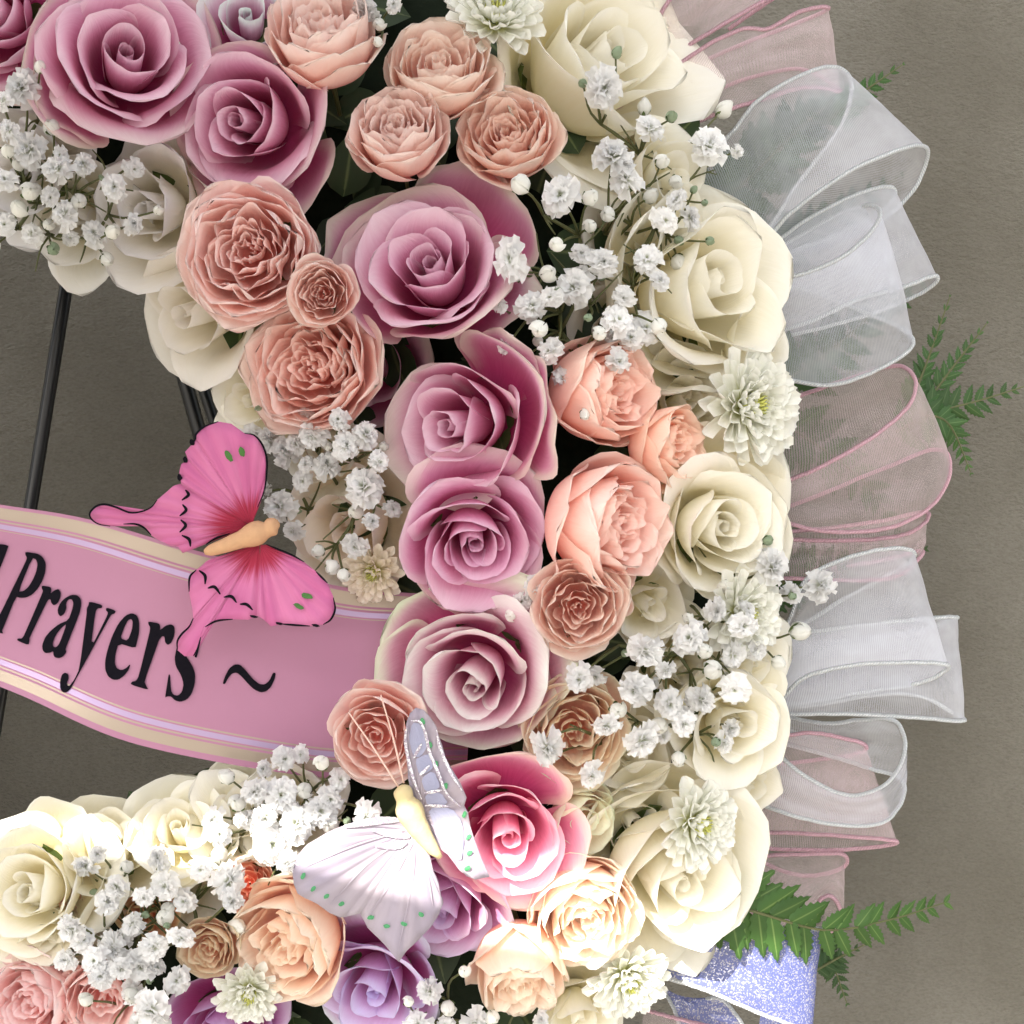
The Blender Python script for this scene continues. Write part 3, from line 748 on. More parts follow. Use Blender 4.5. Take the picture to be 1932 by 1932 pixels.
hybrid_rose(WW, M_CREAM, 1300, 740, 95, .4, -.1, -70, 0.5, 89, n=9, label='shaded cream rose behind the two peach roses turned right', group=G, wave=2.0)
hybrid_rose(WW, M_CREAM, 1420, 1265, 95, .6, .1, -10, 0.5, 90, n=9, label='cream rose at the right rim left of the white ribbon panel', group=G, wave=2.0)
hybrid_rose(WW, M_CREAM, 1420, 1480, 85, .6, .1, -10, 0.5, 91, n=9, label='cream rose at the right rim left of the round white loop', group=G, wave=2.0)
# --- chrysanthemums
mum(938, 12, 92, .10, -.55, 35, 1, 'white chrysanthemum at the top edge beside the cream rose')
mum(1432, 765, 108, .55, .0, 60, 2, 'white chrysanthemum with yellow green heart beside the pink ribbon', n=110)
mum(1415, 1160, 88, .55, .0, 50, 3, 'white chrysanthemum under baby\'s breath beside the white ribbon')
mum(1330, 1560, 88, .62, .05, 105, 4, 'white chrysanthemum lying on the big cream rose')
mum(1190, 1862, 82, .25, .45, 40, 5, 'white chrysanthemum beside the glittering ribbon at the bottom')
mum(468, 1885, 66, .1, .4, 20, 6, 'small white chrysanthemum at the bottom edge between two peach roses')
mum(700, 1085, 62, -.2, .3, -30, 7, 'shaded yellowish chrysanthemum just above the sash end', color=(1.0, .92, .85), n=70)

# ------------------------------------------------------------------ baby's breath
def floret_mesh(seed):
    rs = np.random.RandomState(seed); ac = Acc()
    for ring, (n, el, ln, z0) in enumerate([(8, 2, 0.98, -0.05), (8, 22, 0.92, 0.05), (7, 44, 0.80, 0.12), (6, 62, 0.66, 0.18), (4, 80, 0.52, 0.2)]):
        for k in range(n):
            az = 6.283 * (k + 0.5 * (ring % 2)) / n + rs.uniform(-.3, .3)
            e = math.radians(el + rs.uniform(-14, 14)); l = ln * rs.uniform(.78, 1.15); wd = 0.31 * rs.uniform(.85, 1.2) * (l ** .5)
            V = []; A = []; tw = rs.uniform(-.35, .35)
            for i in range(4):
                t = i / 3
                for j in range(5):
                    s = j / 2 - 1
                    ww = wd * (0.25 + 0.95 * t ** 0.8)
                    ln_t = t * l * (1 - 0.16 * (t > .9) * (1 - abs(s)) * 1.0 - 0.14 * s * s * t)
                    up = 0.13 * math.sin(s * 5.5 + tw * 9) * t + 0.16 * s * s * t - 0.16 * t * t
                    x = ln_t * math.cos(e) - up * math.sin(e) + 0.05; z = ln_t * math.sin(e) + up * math.cos(e) + z0
                    y = s * ww + tw * t * 0.3
                    V.append((x * math.cos(az) - y * math.sin(az), x * math.sin(az) + y * math.cos(az), z))
                    A.append((s * .5 + .5, t * 0.9 + 0.1 * (ring < 2), t, 0.3))
            ac.add(V, grid_faces(4, 5), A)
    return mesh_from('floret', ac.V, ac.F, M_FLORET, ac.A)

def bud_mesh(seed):
    rs = np.random.RandomState(seed); ac = Acc()
    for k in range(7):
        s = np.linspace(-1, 1, 7)[:, None] * np.ones((1, 7)); t = np.linspace(0, 1, 7)[None, :] * np.ones((7, 1))
        q = k / 6
        r = (0.22 + 0.55 * q) * np.sin(np.pi * (0.10 + 0.87 * t)) ** 0.7 * (1 + 0.10 * s)
        z = -0.75 + 1.55 * t * (1 - 0.12 * s * s) + 0.06 * np.sin(6 * s + k)
        a = s * (1.6 - .5 * q) + k * GA
        V = np.stack([r * np.cos(a), r * np.sin(a), z], -1).reshape(-1, 3)
        A = np.stack([s * .5 + .5, 0.35 + 0.65 * t, t, t * 0 + .3], -1).reshape(-1, 4)
        ac.add(V, grid_faces(7, 7), A)
    return mesh_from('bud', ac.V, ac.F, M_FLORET, ac.A)

def calyx_mesh():
    ac = Acc()
    for k in range(5):
        V = []; A = []; az = 6.283 * k / 5
        for i in range(4):
            t = i / 3
            for j in range(3):
                s = j - 1
                r = 0.12 + 0.62 * math.sin(t * 1.45); y = s * 0.20 * math.sin(math.pi * (.2 + .78 * t)); z = -0.86 + 0.75 * t
                V.append((r * math.cos(az) - y * math.sin(az), r * math.sin(az) + y * math.cos(az), z)); A.append((s * .5 + .5, t, 0, 0))
        ac.add(V, grid_faces(4, 3), A)
    return mesh_from('calyx', ac.V, ac.F, M_SEPAL, ac.A)

FLORETS = [floret_mesh(s) for s in range(6)]
BUDS = [bud_mesh(s) for s in range(3)]
CALYX = calyx_mesh()

def sprig(label, base, items, lift, seed, droop=0.0, tint=1.0):
    """items: (u, v, radius, kind) kind f = open floret, b = bud, g = small green bud. base: where the stem comes out of the wreath"""
    r = random.Random(seed)
    B = P(*base)
    root = empty('babys_breath', Matrix.Translation(B))
    tag(root, label, 'flower', 'sprigs of baby\'s breath')
    pts = []
    extra = []
    for (u, v, rad, kd) in items:            # smaller, half hidden blooms and buds further in
        if kd == 'f' and r.random() < .75:
            a = r.uniform(0, 6.28); d = r.uniform(30, 58)
            extra.append((u + d * math.cos(a), v + d * math.sin(a), r.uniform(13, 24), r.choice('ffbbg') if rad > 20 else 'b'))
    nmain = len(items); items = list(items) + [(u, v, rad if kd != 'g' else rad * .55, kd) for u, v, rad, kd in extra]
    for (u, v, rad, kd) in items:
        h = max(90, dome(u, v)) + lift + r.uniform(-28, 40) - (35 if len(pts) >= nmain else 0)
        pts.append((np.array(P(u, v, h)), rad, kd, h))
    # branching: cut the florets into bunches by nearness, each bunch hangs on a node
    left = list(range(len(pts))); ac = Acc(); b0 = np.array(B)
    def stem(a, b, ra, rb, bend=0.12):
        d = b - a; L = np.linalg.norm(d)
        off = np.array([r.uniform(-1, 1), r.uniform(-.6, .6), r.uniform(-1, 1)]) * L * bend
        path = spline([a, a + d * .5 + off, b], 6) - b0
        V, F = tube(path, np.linspace(ra, rb, 6) * K, 5); ac.add(V, F, [(0.2, .5, 0, 0)] * len(V))
    nodes = []
    while left:
        i = left.pop(r.randrange(len(left)))
        near = sorted(left, key=lambda j: np.linalg.norm(pts[i][0] - pts[j][0]))[:r.choice([2, 2, 3])]
        near = [j for j in near if np.linalg.norm(pts[i][0] - pts[j][0]) < 130 * K]
        for j in near: left.remove(j)
        grp = [i] + near
        c = sum(pts[j][0] for j in grp) / len(grp)
        node = c + (b0 - c) * 0.28 + np.array([0, 28 * K, -droop * 20 * K])
        if len(grp) == 1: node = c + (b0 - c) * r.uniform(.2, .4) + np.array([0, 10 * K, 0])
        nodes.append(node)
        for j in grp:
            p, rad, kd, h = pts[j]
            fwd = Vector(p - node).normalized()
            fv = (fwd * 0.55 + Vector((r.uniform(-.7, .7), -1.0, r.uniform(-.7, .7) - droop * .5)) * (0.9 if kd == 'f' else 0.35)).normalized()
            q = fv.to_track_quat('Z', 'Y') @ Quaternion((0, 0, 1), r.uniform(0, 6.28))
            sz = size(rad * (r.uniform(.92, 1.18) if kd == 'f' else 1.08), h)
            g = r.uniform(.90, 1.04) * tint
            stem(node, p - np.array(fv) * sz * .5, 2.8, 1.7)
            zs = sz * r.uniform(.9, 1.15)
            if kd == 'f':
                sq = (sz * r.uniform(.75, 1.15), sz * r.uniform(.75, 1.15), sz * r.uniform(.8, 1.5))
                me, nm, c3 = FLORETS[r.randrange(6)], 'floret', (g, g, g)
            elif kd == 'b':
                sq = (sz * .92, sz * .92, sz * 1.12); me, nm, c3 = BUDS[r.randrange(3)], 'bud', (g, g, g * .96)
            else:
                sq = (sz, sz, sz * 1.25); me, nm, c3 = BUDS[r.randrange(3)], 'bud', (.42, .52, .36)
            M = Matrix.LocRotScale(Vector(p) - B, q, sq)
            o = link(nm, me, root, M, c3)
            if kd != 'f' or r.random() < .6:
                cz = 1.02 if kd != 'f' else 0.62
                link('calyx', CALYX, o, Matrix.Diagonal((cz, cz, cz, 1)), (1, 1, 1))
    # join nodes towards the base
    order = sorted(nodes, key=lambda p: np.linalg.norm(p - b0))
    done = [b0]
    for nd in order:
        tgt = min(done, key=lambda p: np.linalg.norm(p - nd) + 0.45 * np.linalg.norm(p - b0))
        stem(tgt, nd, 4.0, 2.8, 0.10); done.append(nd)
        for _ in range(r.choice([1, 1, 2, 3])):      # bare side twigs
            e = nd + np.array([r.uniform(-70, 70), r.uniform(-40, 5), r.uniform(-70, 70)]) * K
            stem(nd, e, 2.4, 1.2)
    link('stem', mesh_from('stem', ac.V, ac.F, M_STEM, ac.A), root)
    return root

sprig("baby's breath at the upper left edge under the lavender roses", (60, 420, 40),
      [(45, 168, 40, 'f'), (8, 192, 26, 'f'), (98, 240, 22, 'b'), (60, 285, 37, 'f'), (112, 322, 30, 'f'), (160, 312, 28, 'f'), (216, 352, 30, 'f'), (56, 362, 25, 'b'),
       (36, 392, 23, 'b'), (10, 340, 28, 'f'), (125, 408, 28, 'f'), (212, 436, 21, 'b'), (250, 424, 24, 'f'), (8, 424, 24, 'f'), (62, 442, 26, 'f'), (178, 442, 26, 'f'),
       (202, 490, 19, 'b'), (95, 372, 24, 'f'), (20, 250, 26, 'f'), (150, 380, 22, 'b'), (100, 470, 16, 'g')], 40, 1)
sprig("large spray of baby's breath between the lavender rose and the cream roses", (1120, 520, 150),
      [(1057, 370, 40, 'f'), (980, 348, 27, 'b'), (1113, 372, 22, 'b'), (1156, 300, 40, 'f'), (1182, 342, 38, 'f'), (1145, 405, 21, 'b'), (1050, 460, 21, 'b'),
       (965, 490, 37, 'f'), (1035, 515, 24, 'b'), (1095, 478, 26, 'f'), (1135, 495, 32, 'f'), (1085, 545, 37, 'f'), (1222, 490, 34, 'f'), (1055, 550, 14, 'g'), (1000, 580, 36, 'f'),
       (1017, 622, 25, 'b'), (1110, 600, 11, 'g'), (1165, 605, 28, 'f'), (1192, 640, 26, 'f'), (1215, 618, 30, 'f'), (1130, 630, 20, 'b'), (1245, 615, 22, 'b'), (957, 650, 25, 'f'),
       (1040, 662, 30, 'f'), (1070, 715, 36, 'f'), (1165, 680, 32, 'f'), (1103, 783, 15, 'b'), (1178, 560, 26, 'f'), (1040, 560, 24, 'f')], 60, 2)
sprig("baby's breath reaching up over the huge cream rose towards the white ribbon", (1140, 440, 150),
      [(1137, 168, 38, 'f'), (1165, 98, 13, 'g'), (1268, 220, 14, 'g'), (1367, 205, 21, 'b'), (1337, 282, 42, 'f'), (1225, 245, 32, 'f'), (1250, 305, 20, 'b'),
       (1276, 342, 19, 'b'), (1254, 415, 27, 'f'), (1278, 378, 27, 'f'), (1340, 455, 11, 'g'), (1300, 410, 24, 'f'), (1245, 530, 24, 'f')], 70, 3)
sprig("baby's breath on the inner rim right of the pink butterfly", (650, 940, 90),
      [(545, 852, 37, 'f'), (512, 832, 26, 'f'), (617, 880, 33, 'f'), (652, 842, 28, 'f'), (688, 822, 28, 'f'), (690, 922, 38, 'f'), (532, 955, 36, 'f'), (570, 905, 26, 'f'),
       (620, 842, 12, 'b'), (670, 1030, 24, 'f'), (626, 1072, 20, 'b'), (648, 1085, 18, 'b'), (640, 792, 24, 'f'), (592, 822, 28, 'f'), (712, 870, 24, 'f'), (555, 1000, 22, 'f'),
       (600, 1040, 18, 'b'), (700, 985, 22, 'f'), (488, 770, 10, 'g'), (575, 790, 24, 'f')], 50, 4, tint=.97)
sprig("baby's breath hanging over the cream flowers at the right rim", (1280, 1130, 130),
      [(1452, 1072, 37, 'f'), (1545, 1106, 35, 'f'), (1510, 1192, 24, 'b'), (1215, 1225, 40, 'f'), (1302, 1206, 37, 'f'), (1400, 1180, 35, 'f'), (1092, 1280, 33, 'f'),
       (1200, 1300, 36, 'f'), (1262, 1326, 32, 'f'), (1345, 1265, 26, 'b'), (1470, 1250, 19, 'b'), (1382, 1232, 30, 'f'), (1255, 1262, 24, 'f'), (1350, 1150, 28, 'f'),
       (1320, 1318, 27, 'f'), (1386, 1300, 28, 'f'), (1425, 1225, 26, 'f'), (1495, 1125, 10, 'g'), (1330, 1230, 22, 'b')], 60, 5, droop=.6)
sprig("lowest tips of the hanging baby's breath above the big cream rose", (1250, 1300, 130),
      [(1146, 1366, 30, 'f'), (1210, 1392, 36, 'f'), (1032, 1406, 30, 'f'), (1116, 1460, 27, 'f'), (1281, 1432, 20, 'b'), (1376, 1372, 24, 'f'), (1165, 1340, 24, 'b'),
       (1290, 1365, 26, 'f'), (1245, 1370, 22, 'b'), (1350, 1400, 12, 'g')], 55, 6, droop=.9)
sprig("tuft of baby's breath between the deep lavender rose and the pale pink rose", (1000, 1180, 150),
      [(985, 1132, 30, 'f'), (1005, 1105, 20, 'f'), (965, 1160, 18, 'b')], 20, 7)
sprig("sunlit baby's breath under the end of the sash", (560, 1600, 90),
      [(536, 1432, 25, 'f'), (606, 1440, 21, 'b'), (426, 1466, 21, 'b'), (482, 1492, 30, 'f'), (530, 1500, 36, 'f'), (402, 1545, 30, 'f'), (412, 1574, 26, 'f'), (562, 1556, 38, 'f'),
       (512, 1592, 38, 'f'), (468, 1548, 26, 'f'), (602, 1532, 28, 'f'), (622, 1506, 26, 'f'), (692, 1536, 28, 'f'), (575, 1490, 22, 'b'), (448, 1515, 24, 'b'), (640, 1470, 22, 'f'), (545, 1625, 24, 'f'),
       (500, 1540, 24, 'f')], 60, 8)
sprig("broad spray of baby's breath at the lower left over the coral buds", (270, 1860, 150),
      [(186, 1612, 24, 'f'), (222, 1672, 27, 'f'), (312, 1668, 28, 'f'), (272, 1692, 26, 'f'), (432, 1660, 37, 'f'), (440, 1698, 28, 'f'), (200, 1702, 28, 'f'), (252, 1742, 28, 'f'),
       (138, 1750, 28, 'f'), (156, 1775, 24, 'f'), (216, 1786, 33, 'f'), (180, 1812, 26, 'f'), (266, 1820, 32, 'f'), (290, 1786, 26, 'f'), (124, 1812, 21, 'f'), (342, 1768, 28, 'f'),
       (336, 1850, 30, 'f'), (250, 1870, 32, 'f'), (288, 1902, 33, 'f'), (305, 1930, 24, 'f'), (192, 1842, 24, 'f'), (230, 1826, 24, 'f'), (300, 1620, 26, 'f'), (350, 1700, 26, 'f'),
       (310, 1730, 24, 'b'), (380, 1640, 26, 'f'), (240, 1635, 18, 'b'), (270, 1930, 26, 'f')], 65, 9)
sprig("few small baby's breath florets at the bottom edge under the peach buds", (840, 1960, 130),
      [(812, 1870, 30, 'f'), (846, 1902, 21, 'b'), (876, 1832, 17, 'b'), (790, 1932, 26, 'f'), (842, 1935, 24, 'f'), (895, 1925, 24, 'f'), (930, 1920, 20, 'b'), (1020, 1925, 20, 'f')], 30, 10)
sprig("baby's breath at the top edge between two peach roses", (710, 60, 120),
      [(690, 18, 35, 'f'), (742, 8, 20, 'f'), (715, 45, 18, 'b'), (712, 80, 14, 'b')], 20, 11)

# ------------------------------------------------------------------ ribbons
def ribbon(name, label, A, B, pink=False, mat=None, seed=0, wr=5.0, nu=54, nv=14, group='organza ribbon loops behind the wreath', bulge=0.0, tuck=True):
    rs = np.random.RandomState(seed)
    def tuckin(L):
        L = [tuple(p) for p in L]
        def inner(p):
            d = math.hypot(p[0] - CX, p[1] - CY); k = 130 / d
            return (p[0] - (p[0] - CX) * k, p[1] - (p[1] - CY) * k, p[2] - 30)
        return [inner(L[0])] + L + [inner(L[-1])]
    if tuck: A, B = tuckin(A), tuckin(B)
    a = spline(A, nu); b = spline(B, nu)
    ph = rs.uniform(0, 6.28, 8)
    V = np.zeros((nu, nv, 3)); AT = np.zeros((nu, nv, 4))
    for i in range(nu):
        fi = i / (nu - 1)
        for j in range(nv):
            f = j / (nv - 1)
            c = a[i] * (1 - f) + b[i] * f
            env = math.sin(math.pi * f) ** .6
            wob = wr * env * (math.sin(f * 9 + fi * 3 + ph[0]) + .7 * math.sin(f * 17 - fi * 5 + ph[1]) + .8 * math.sin(fi * 14 + f * 4 + ph[2]))
            sm = bulge * env
            c = c + np.array([wob * .25 + sm, wob * .2, wob])
            V[i, j] = P(*c); AT[i, j] = (fi * 2, f, 0, rs.rand() * 0 + seed * .37)
    root = link(name, mesh_from(name, V.reshape(-1, 3), grid_faces(nu, nv), mat or (M_ORGP if pink else M_ORGW), AT.reshape(-1, 4)))
    tag(root, label, 'ribbon', group)
    for E in (a, b):
        jit = np.stack([rs.uniform(-.6, .6, nu), rs.uniform(-.6, .6, nu), np.zeros(nu)], -1)
        EE = spline(E + jit, nu * 3)
        W = np.array([P(*e) for e in EE])
        V2, F2 = tube(W, size(4.0, 30), 6)
        ln = np.concatenate([[0], np.cumsum(np.linalg.norm(np.diff(W, axis=0), axis=1))]) / K
        A2 = [(ln[i // 6] / 9.0, (i % 6) / 6 * 2, 0, 0) for i in range(len(V2))]
        link('wired_edge', mesh_from('wired_edge', V2, F2, M_EDGEP if pink else M_EDGEW, A2), root)
    return root

RB = 'organza_ribbon'
ribbon(RB, 'pale pink ribbon strip leaving the picture at the top', [(1225, 60, 20), (1250, 20, 40), (1285, -40, 40)], [(1262, 110, 20), (1350, 55, 40), (1480, -20, 30)], True, seed=1)
ribbon(RB, 'pink ribbon fold at the top with a squared end', [(1262, 135, 40), (1330, 88, 50), (1400, 55, 50), (1450, 54, 40), (1505, 24, 30), (1555, 13, 20), (1558, 20, 0), (1500, 45, -30), (1340, 110, -50)],
       [(1300, 238, 40), (1380, 205, 50), (1450, 185, 50), (1500, 168, 40), (1545, 165, 30), (1580, 172, 20), (1578, 165, 0), (1500, 130, -30), (1350, 170, -50)], True, seed=2)
ribbon(RB, 'big white ribbon loop seen open from below at the upper right', [(1365, 265, 40), (1430, 190, 60), (1520, 138, 60), (1580, 127, 40), (1607, 160, 10), (1585, 240, -20), (1510, 340, -40), (1430, 450, -50)],
       [(1430, 460, 70), (1500, 395, 90), (1600, 325, 100), (1690, 285, 90), (1742, 275, 50), (1748, 305, 10), (1715, 370, -20), (1640, 430, -40)], seed=3, bulge=10)
ribbon(RB, 'white ribbon loop half hidden behind two others, its hem lowest at the right', [(1440, 470, 20), (1530, 410, 30), (1620, 365, 30), (1675, 352, 20), (1688, 365, 5), (1660, 400, -20), (1560, 450, -40)],
       [(1520, 610, 20), (1620, 565, 30), (1710, 540, 25), (1763, 520, 15), (1764, 535, 0), (1720, 562, -25), (1620, 600, -40)], seed=4)
ribbon(RB, 'broad white ribbon loop in front, above the pink loop', [(1430, 535, 60), (1530, 512, 75), (1610, 470, 75), (1658, 415, 60), (1648, 388, 40), (1590, 400, 10), (1500, 450, -15), (1420, 490, -30)],
       [(1470, 718, 60), (1565, 727, 75), (1650, 700, 75), (1718, 658, 60), (1708, 625, 40), (1620, 585, 10), (1540, 555, -15), (1450, 540, -30)], seed=5, bulge=6)
ribbon(RB, 'large rounded pink ribbon loop beside the white chrysanthemum', [(1460, 912, 60), (1550, 880, 80), (1650, 822, 80), (1715, 765, 65), (1726, 715, 45), (1690, 690, 20), (1600, 715, -5), (1480, 755, -25)],
       [(1450, 980, 60), (1560, 1003, 80), (1680, 995, 80), (1762, 950, 65), (1793, 885, 45), (1765, 848, 20), (1640, 895, -5), (1470, 960, -25)], True, seed=6, bulge=8)
ribbon(RB, 'narrow pink ribbon loop under the large pink one', [(1450, 1017, 30), (1600, 1020, 45), (1700, 1010, 40), (1746, 985, 30), (1742, 966, 10), (1650, 985, -10), (1470, 1005, -20)],
       [(1460, 1090, 30), (1600, 1095, 40), (1690, 1088, 35), (1737, 1050, 25), (1730, 1040, 5), (1650, 1060, -10), (1480, 1080, -20)], True, seed=7)
ribbon(RB, 'wide white ribbon panel below the pink loops, fern leaf showing through', [(1470, 1190, 60), (1520, 1095, 85), (1600, 1052, 90), (1690, 1034, 80), (1726, 1046, 55), (1690, 1078, 20), (1600, 1125, -10), (1480, 1190, -25)],
       [(1440, 1345, 60), (1515, 1280, 85), (1610, 1255, 90), (1720, 1250, 80), (1790, 1256, 55), (1740, 1287, 20), (1620, 1308, -10), (1460, 1330, -25)], seed=8)
ribbon(RB, 'white ribbon end with square corner farthest right', [(1480, 1195, 0), (1620, 1180, 15), (1740, 1168, 15), (1798, 1164, 5), (1796, 1170, -12), (1700, 1195, -30), (1480, 1215, -40)],
       [(1450, 1345, 0), (1600, 1347, 15), (1730, 1354, 15), (1811, 1360, 5), (1806, 1350, -12), (1700, 1308, -30), (1480, 1335, -40)], seed=9)
ribbon(RB, 'white ribbon curling into a round loop below the square corner', [(1420, 1390, 60), (1520, 1465, 80), (1600, 1500, 85), (1670, 1480, 70), (1707, 1420, 50), (1690, 1362, 25), (1620, 1358, 0), (1560, 1365, -10), (1450, 1345, -20)],
       [(1400, 1505, 60), (1500, 1540, 80), (1590, 1557, 85), (1665, 1552, 70), (1702, 1510, 50), (1700, 1470, 25), (1640, 1450, 0), (1560, 1425, -10), (1450, 1395, -20)], seed=10, bulge=4)
ribbon(RB, 'pink ribbon fold behind the round white loop with pointed corner', [(1430, 1390, 0), (1530, 1383, 10), (1590, 1393, 10), (1632, 1405, 5), (1622, 1420, -10), (1550, 1432, -30), (1430, 1440, -40)],
       [(1400, 1565, 0), (1500, 1572, 10), (1600, 1578, 15), (1690, 1587, 10), (1660, 1597, -10), (1560, 1604, -30), (1420, 1595, -40)], True, seed=11)
ribbon(RB, 'pale pink ribbon tail behind the green fern', [(1400, 1610, -20), (1500, 1612, -20), (1590, 1612, -20), (1585, 1640, -40), (1500, 1650, -60)],
       [(1380, 1760, -20), (1480, 1768, -20), (1560, 1690, -20), (1588, 1745, -40), (1500, 1765, -60)], True, seed=12)
ribbon(RB, 'glittering blue white ribbon in the sun at the bottom', [(1330, 1735, 110), (1400, 1745, 140), (1480, 1750, 150), (1542, 1752, 130), (1540, 1755, 90), (1450, 1770, 40)],
       [(1240, 1840, 130), (1330, 1868, 155), (1430, 1910, 165), (1522, 1945, 140), (1520, 1950, 100), (1430, 1960, 50)], mat=M_GLIT, seed=13, wr=3, tuck=False)
ribbon(RB, 'second glittering ribbon loop cut off by the bottom edge', [(1240, 1850, 0), (1270, 1900, 10), (1290, 1960, 10)],
       [(1300, 1900, 0), (1360, 1885, 10), (1420, 1960, 10)], mat=M_GLIT, seed=14, wr=3, tuck=False)
ribbon(RB, 'pink ribbon end at the bottom edge below the chrysanthemum', [(1215, 1905, 20), (1290, 1925, 20), (1400, 1950, 20)],
       [(1200, 1990, 20), (1290, 1990, 20), (1400, 1990, 20)], True, seed=15, wr=3, tuck=False)

# ------------------------------------------------------------------ ferns
def pinna_mesh(teeth, seed):
    """serrated leaflet along +X, unit length"""
    rs = np.random.RandomState(seed)
    xs = np.linspace(0, 1, teeth * 2 + 1); V = []; A = []; F = []
    for i, x in enumerate(xs):
        w_ = 0.26 * math.sin(math.pi * min(1, (0.10 + 0.9 * x) ** 0.75)) + 0.01
        w2 = w_ * (1.0 if i % 2 else 0.72) * rs.uniform(.94, 1.06)
        sh = 0.05 if i % 2 else 0
        zz = -0.12 * x * x
        V += [(x + sh * .6, w2, zz - 0.03), (x, w_ * .4, zz + .01), (x, 0, zz - .006), (x, -w_ * .4, zz + .01), (x + sh * .6, -w2, zz - 0.03)]
        A += [(0.0, x, 0, 0), (.3, x, 0, 0), (.5, x, 0, 0), (.7, x, 0, 0), (1, x, 0, 0)]
    n = len(xs)
    V.append((1.06, 0, -.15)); A.append((.5, 1, 0, 0))
    F = list(grid_faces(n, 5))
    for j in range(4): F.append(((n - 1) * 5 + j, len(V) - 1, (n - 1) * 5 + j + 1))
    return mesh_from('leaflet', V, F, M_FERN, A)
PINNAE = [pinna_mesh(6, 1), pinna_mesh(7, 2), pinna_mesh(5, 3)]

def fern(label, path, n, ln0, seed, taper=1.0, tint=(1, 1, 1), both=True, ang=62, lean=0.0, minl=0.12):
    rs = np.random.RandomState(seed)
    pp = spline(path, 40); W = np.array([P(*p) for p in pp])
    B = Vector(W[0]); root = empty('fern_frond', Matrix.Translation(B))
    tag(root, label, 'fern', 'fern fronds behind the ribbons')
    V, F = tube(W - W[0], np.linspace(3.2, 1.2, 40) * K, 5)
    link('stem', mesh_from('stem', V, F, M_STEM, [(0.2, .5, 0, 0)] * len(V)), root)
    T = np.gradient(W, axis=0)
    for k in range(n):
        f = k / (n - 1); i = int(2 + f * 37)
        i = min(i, 39)
        t = Vector(T[i]).normalized()
        for sd in ((1, -1) if both else (1,)):
            l = ln0 * ((1 - f) ** taper * (1 - minl) + minl) * rs.uniform(.88, 1.08)
            view = Vector((0, -1, 0))
            side = t.cross(view).normalized() * sd
            a = math.radians(ang - 22 * f + rs.uniform(-6, 6))
            d = (t * math.cos(a) + side * math.sin(a) + view * rs.uniform(-.25, .15) + Vector((0, 0, -lean))).normalized()
            z = (view - d * view.dot(d) + Vector((rs.uniform(-.35, .35), 0, rs.uniform(-.35, .35)))).normalized()
            y = z.cross(d).normalized(); z = d.cross(y)
            R = Matrix((d, y, z)).transposed().to_4x4()
            s_ = size(l, pp[i][2])
            g = rs.uniform(.8, 1.2)
            link('leaflet', PINNAE[rs.randint(3)], root, Matrix.Translation(Vector(W[i]) - B) @ R @ Matrix.Diagonal((s_, s_ * .95, s_, 1)), tuple(g * c for c in tint))
    return root

fern('bright green fern frond pointing right below the ribbons', [(1330, 1690, 170), (1440, 1725, 185), (1560, 1755, 150), (1680, 1735, 110), (1782, 1703, 95)], 16, 108, 1, .9, (1.1, 1.15, .9), ang=66, lean=.30, minl=.2)
fern('small dark fern frond under the bright one at the lower right', [(1500, 1750, -60), (1560, 1800, -70), (1598, 1893, -70)], 13, 62, 2, .8, (.6, .65, .7))
fern('dark fern tip right of the small dark frond', [(1540, 1830, -50), (1580, 1808, -60), (1632, 1782, -60)], 7, 40, 12, .9, (.6, .65, .7))
fern('green fern frond at the right edge with a dark tip', [(1690, 815, -90), (1760, 780, -90), (1850, 755, -80), (1936, 728, -70)], 12, 70, 3, .8, (.75, .8, .8))
fern('fern frond drooping at the right below the dark tip', [(1735, 780, -80), (1790, 800, -80), (1832, 892, -80)], 14, 58, 4, .8, (.9, 1.0, .95))
fern('thin fern frond standing up right of the broad white loop', [(1715, 770, -100), (1750, 680, -110), (1792, 560, -110)], 11, 46, 5, .7, (.8, .9, .9), ang=45)
fern('second thin fern frond standing up at the right edge', [(1740, 770, -110), (1800, 690, -110), (1862, 610, -110)], 10, 44, 6, .7, (.8, .9, .9), ang=45)
fern('fern tip above the big white ribbon loop', [(1560, 230, -80), (1620, 180, -80), (1703, 122, -80)], 9, 60, 7, .8, (.75, .9, .8), ang=48)
fern('dark fern seen through the big white ribbon loop', [(1310, 430, -70), (1420, 330, -80), (1500, 250, -80), (1570, 190, -80)], 12, 120, 8, .6, (.55, .65, .6))
fern('dark fern behind the half hidden white ribbon', [(1440, 480, -90), (1560, 420, -90), (1700, 330, -90)], 10, 80, 9, .7, (.5, .6, .6))
fern('dark fern seen through the broad white ribbon loop', [(1480, 720, -90), (1580, 650, -90), (1660, 580, -90), (1740, 540, -90)], 10, 90, 10, .7, (.55, .65, .6))
fern('dark fern seen through the large pink ribbon loop', [(1480, 800, -90), (1570, 860, -90), (1640, 920, -90), (1690, 1000, -90)], 9, 90, 13, .7, (.55, .65, .6))
fern('dark fern frond between the pink loops and the white panel', [(1420, 1120, 20), (1500, 1090, 10), (1600, 1060, -10), (1745, 1036, -20)], 11, 78, 11, .6, (.55, .62, .6))

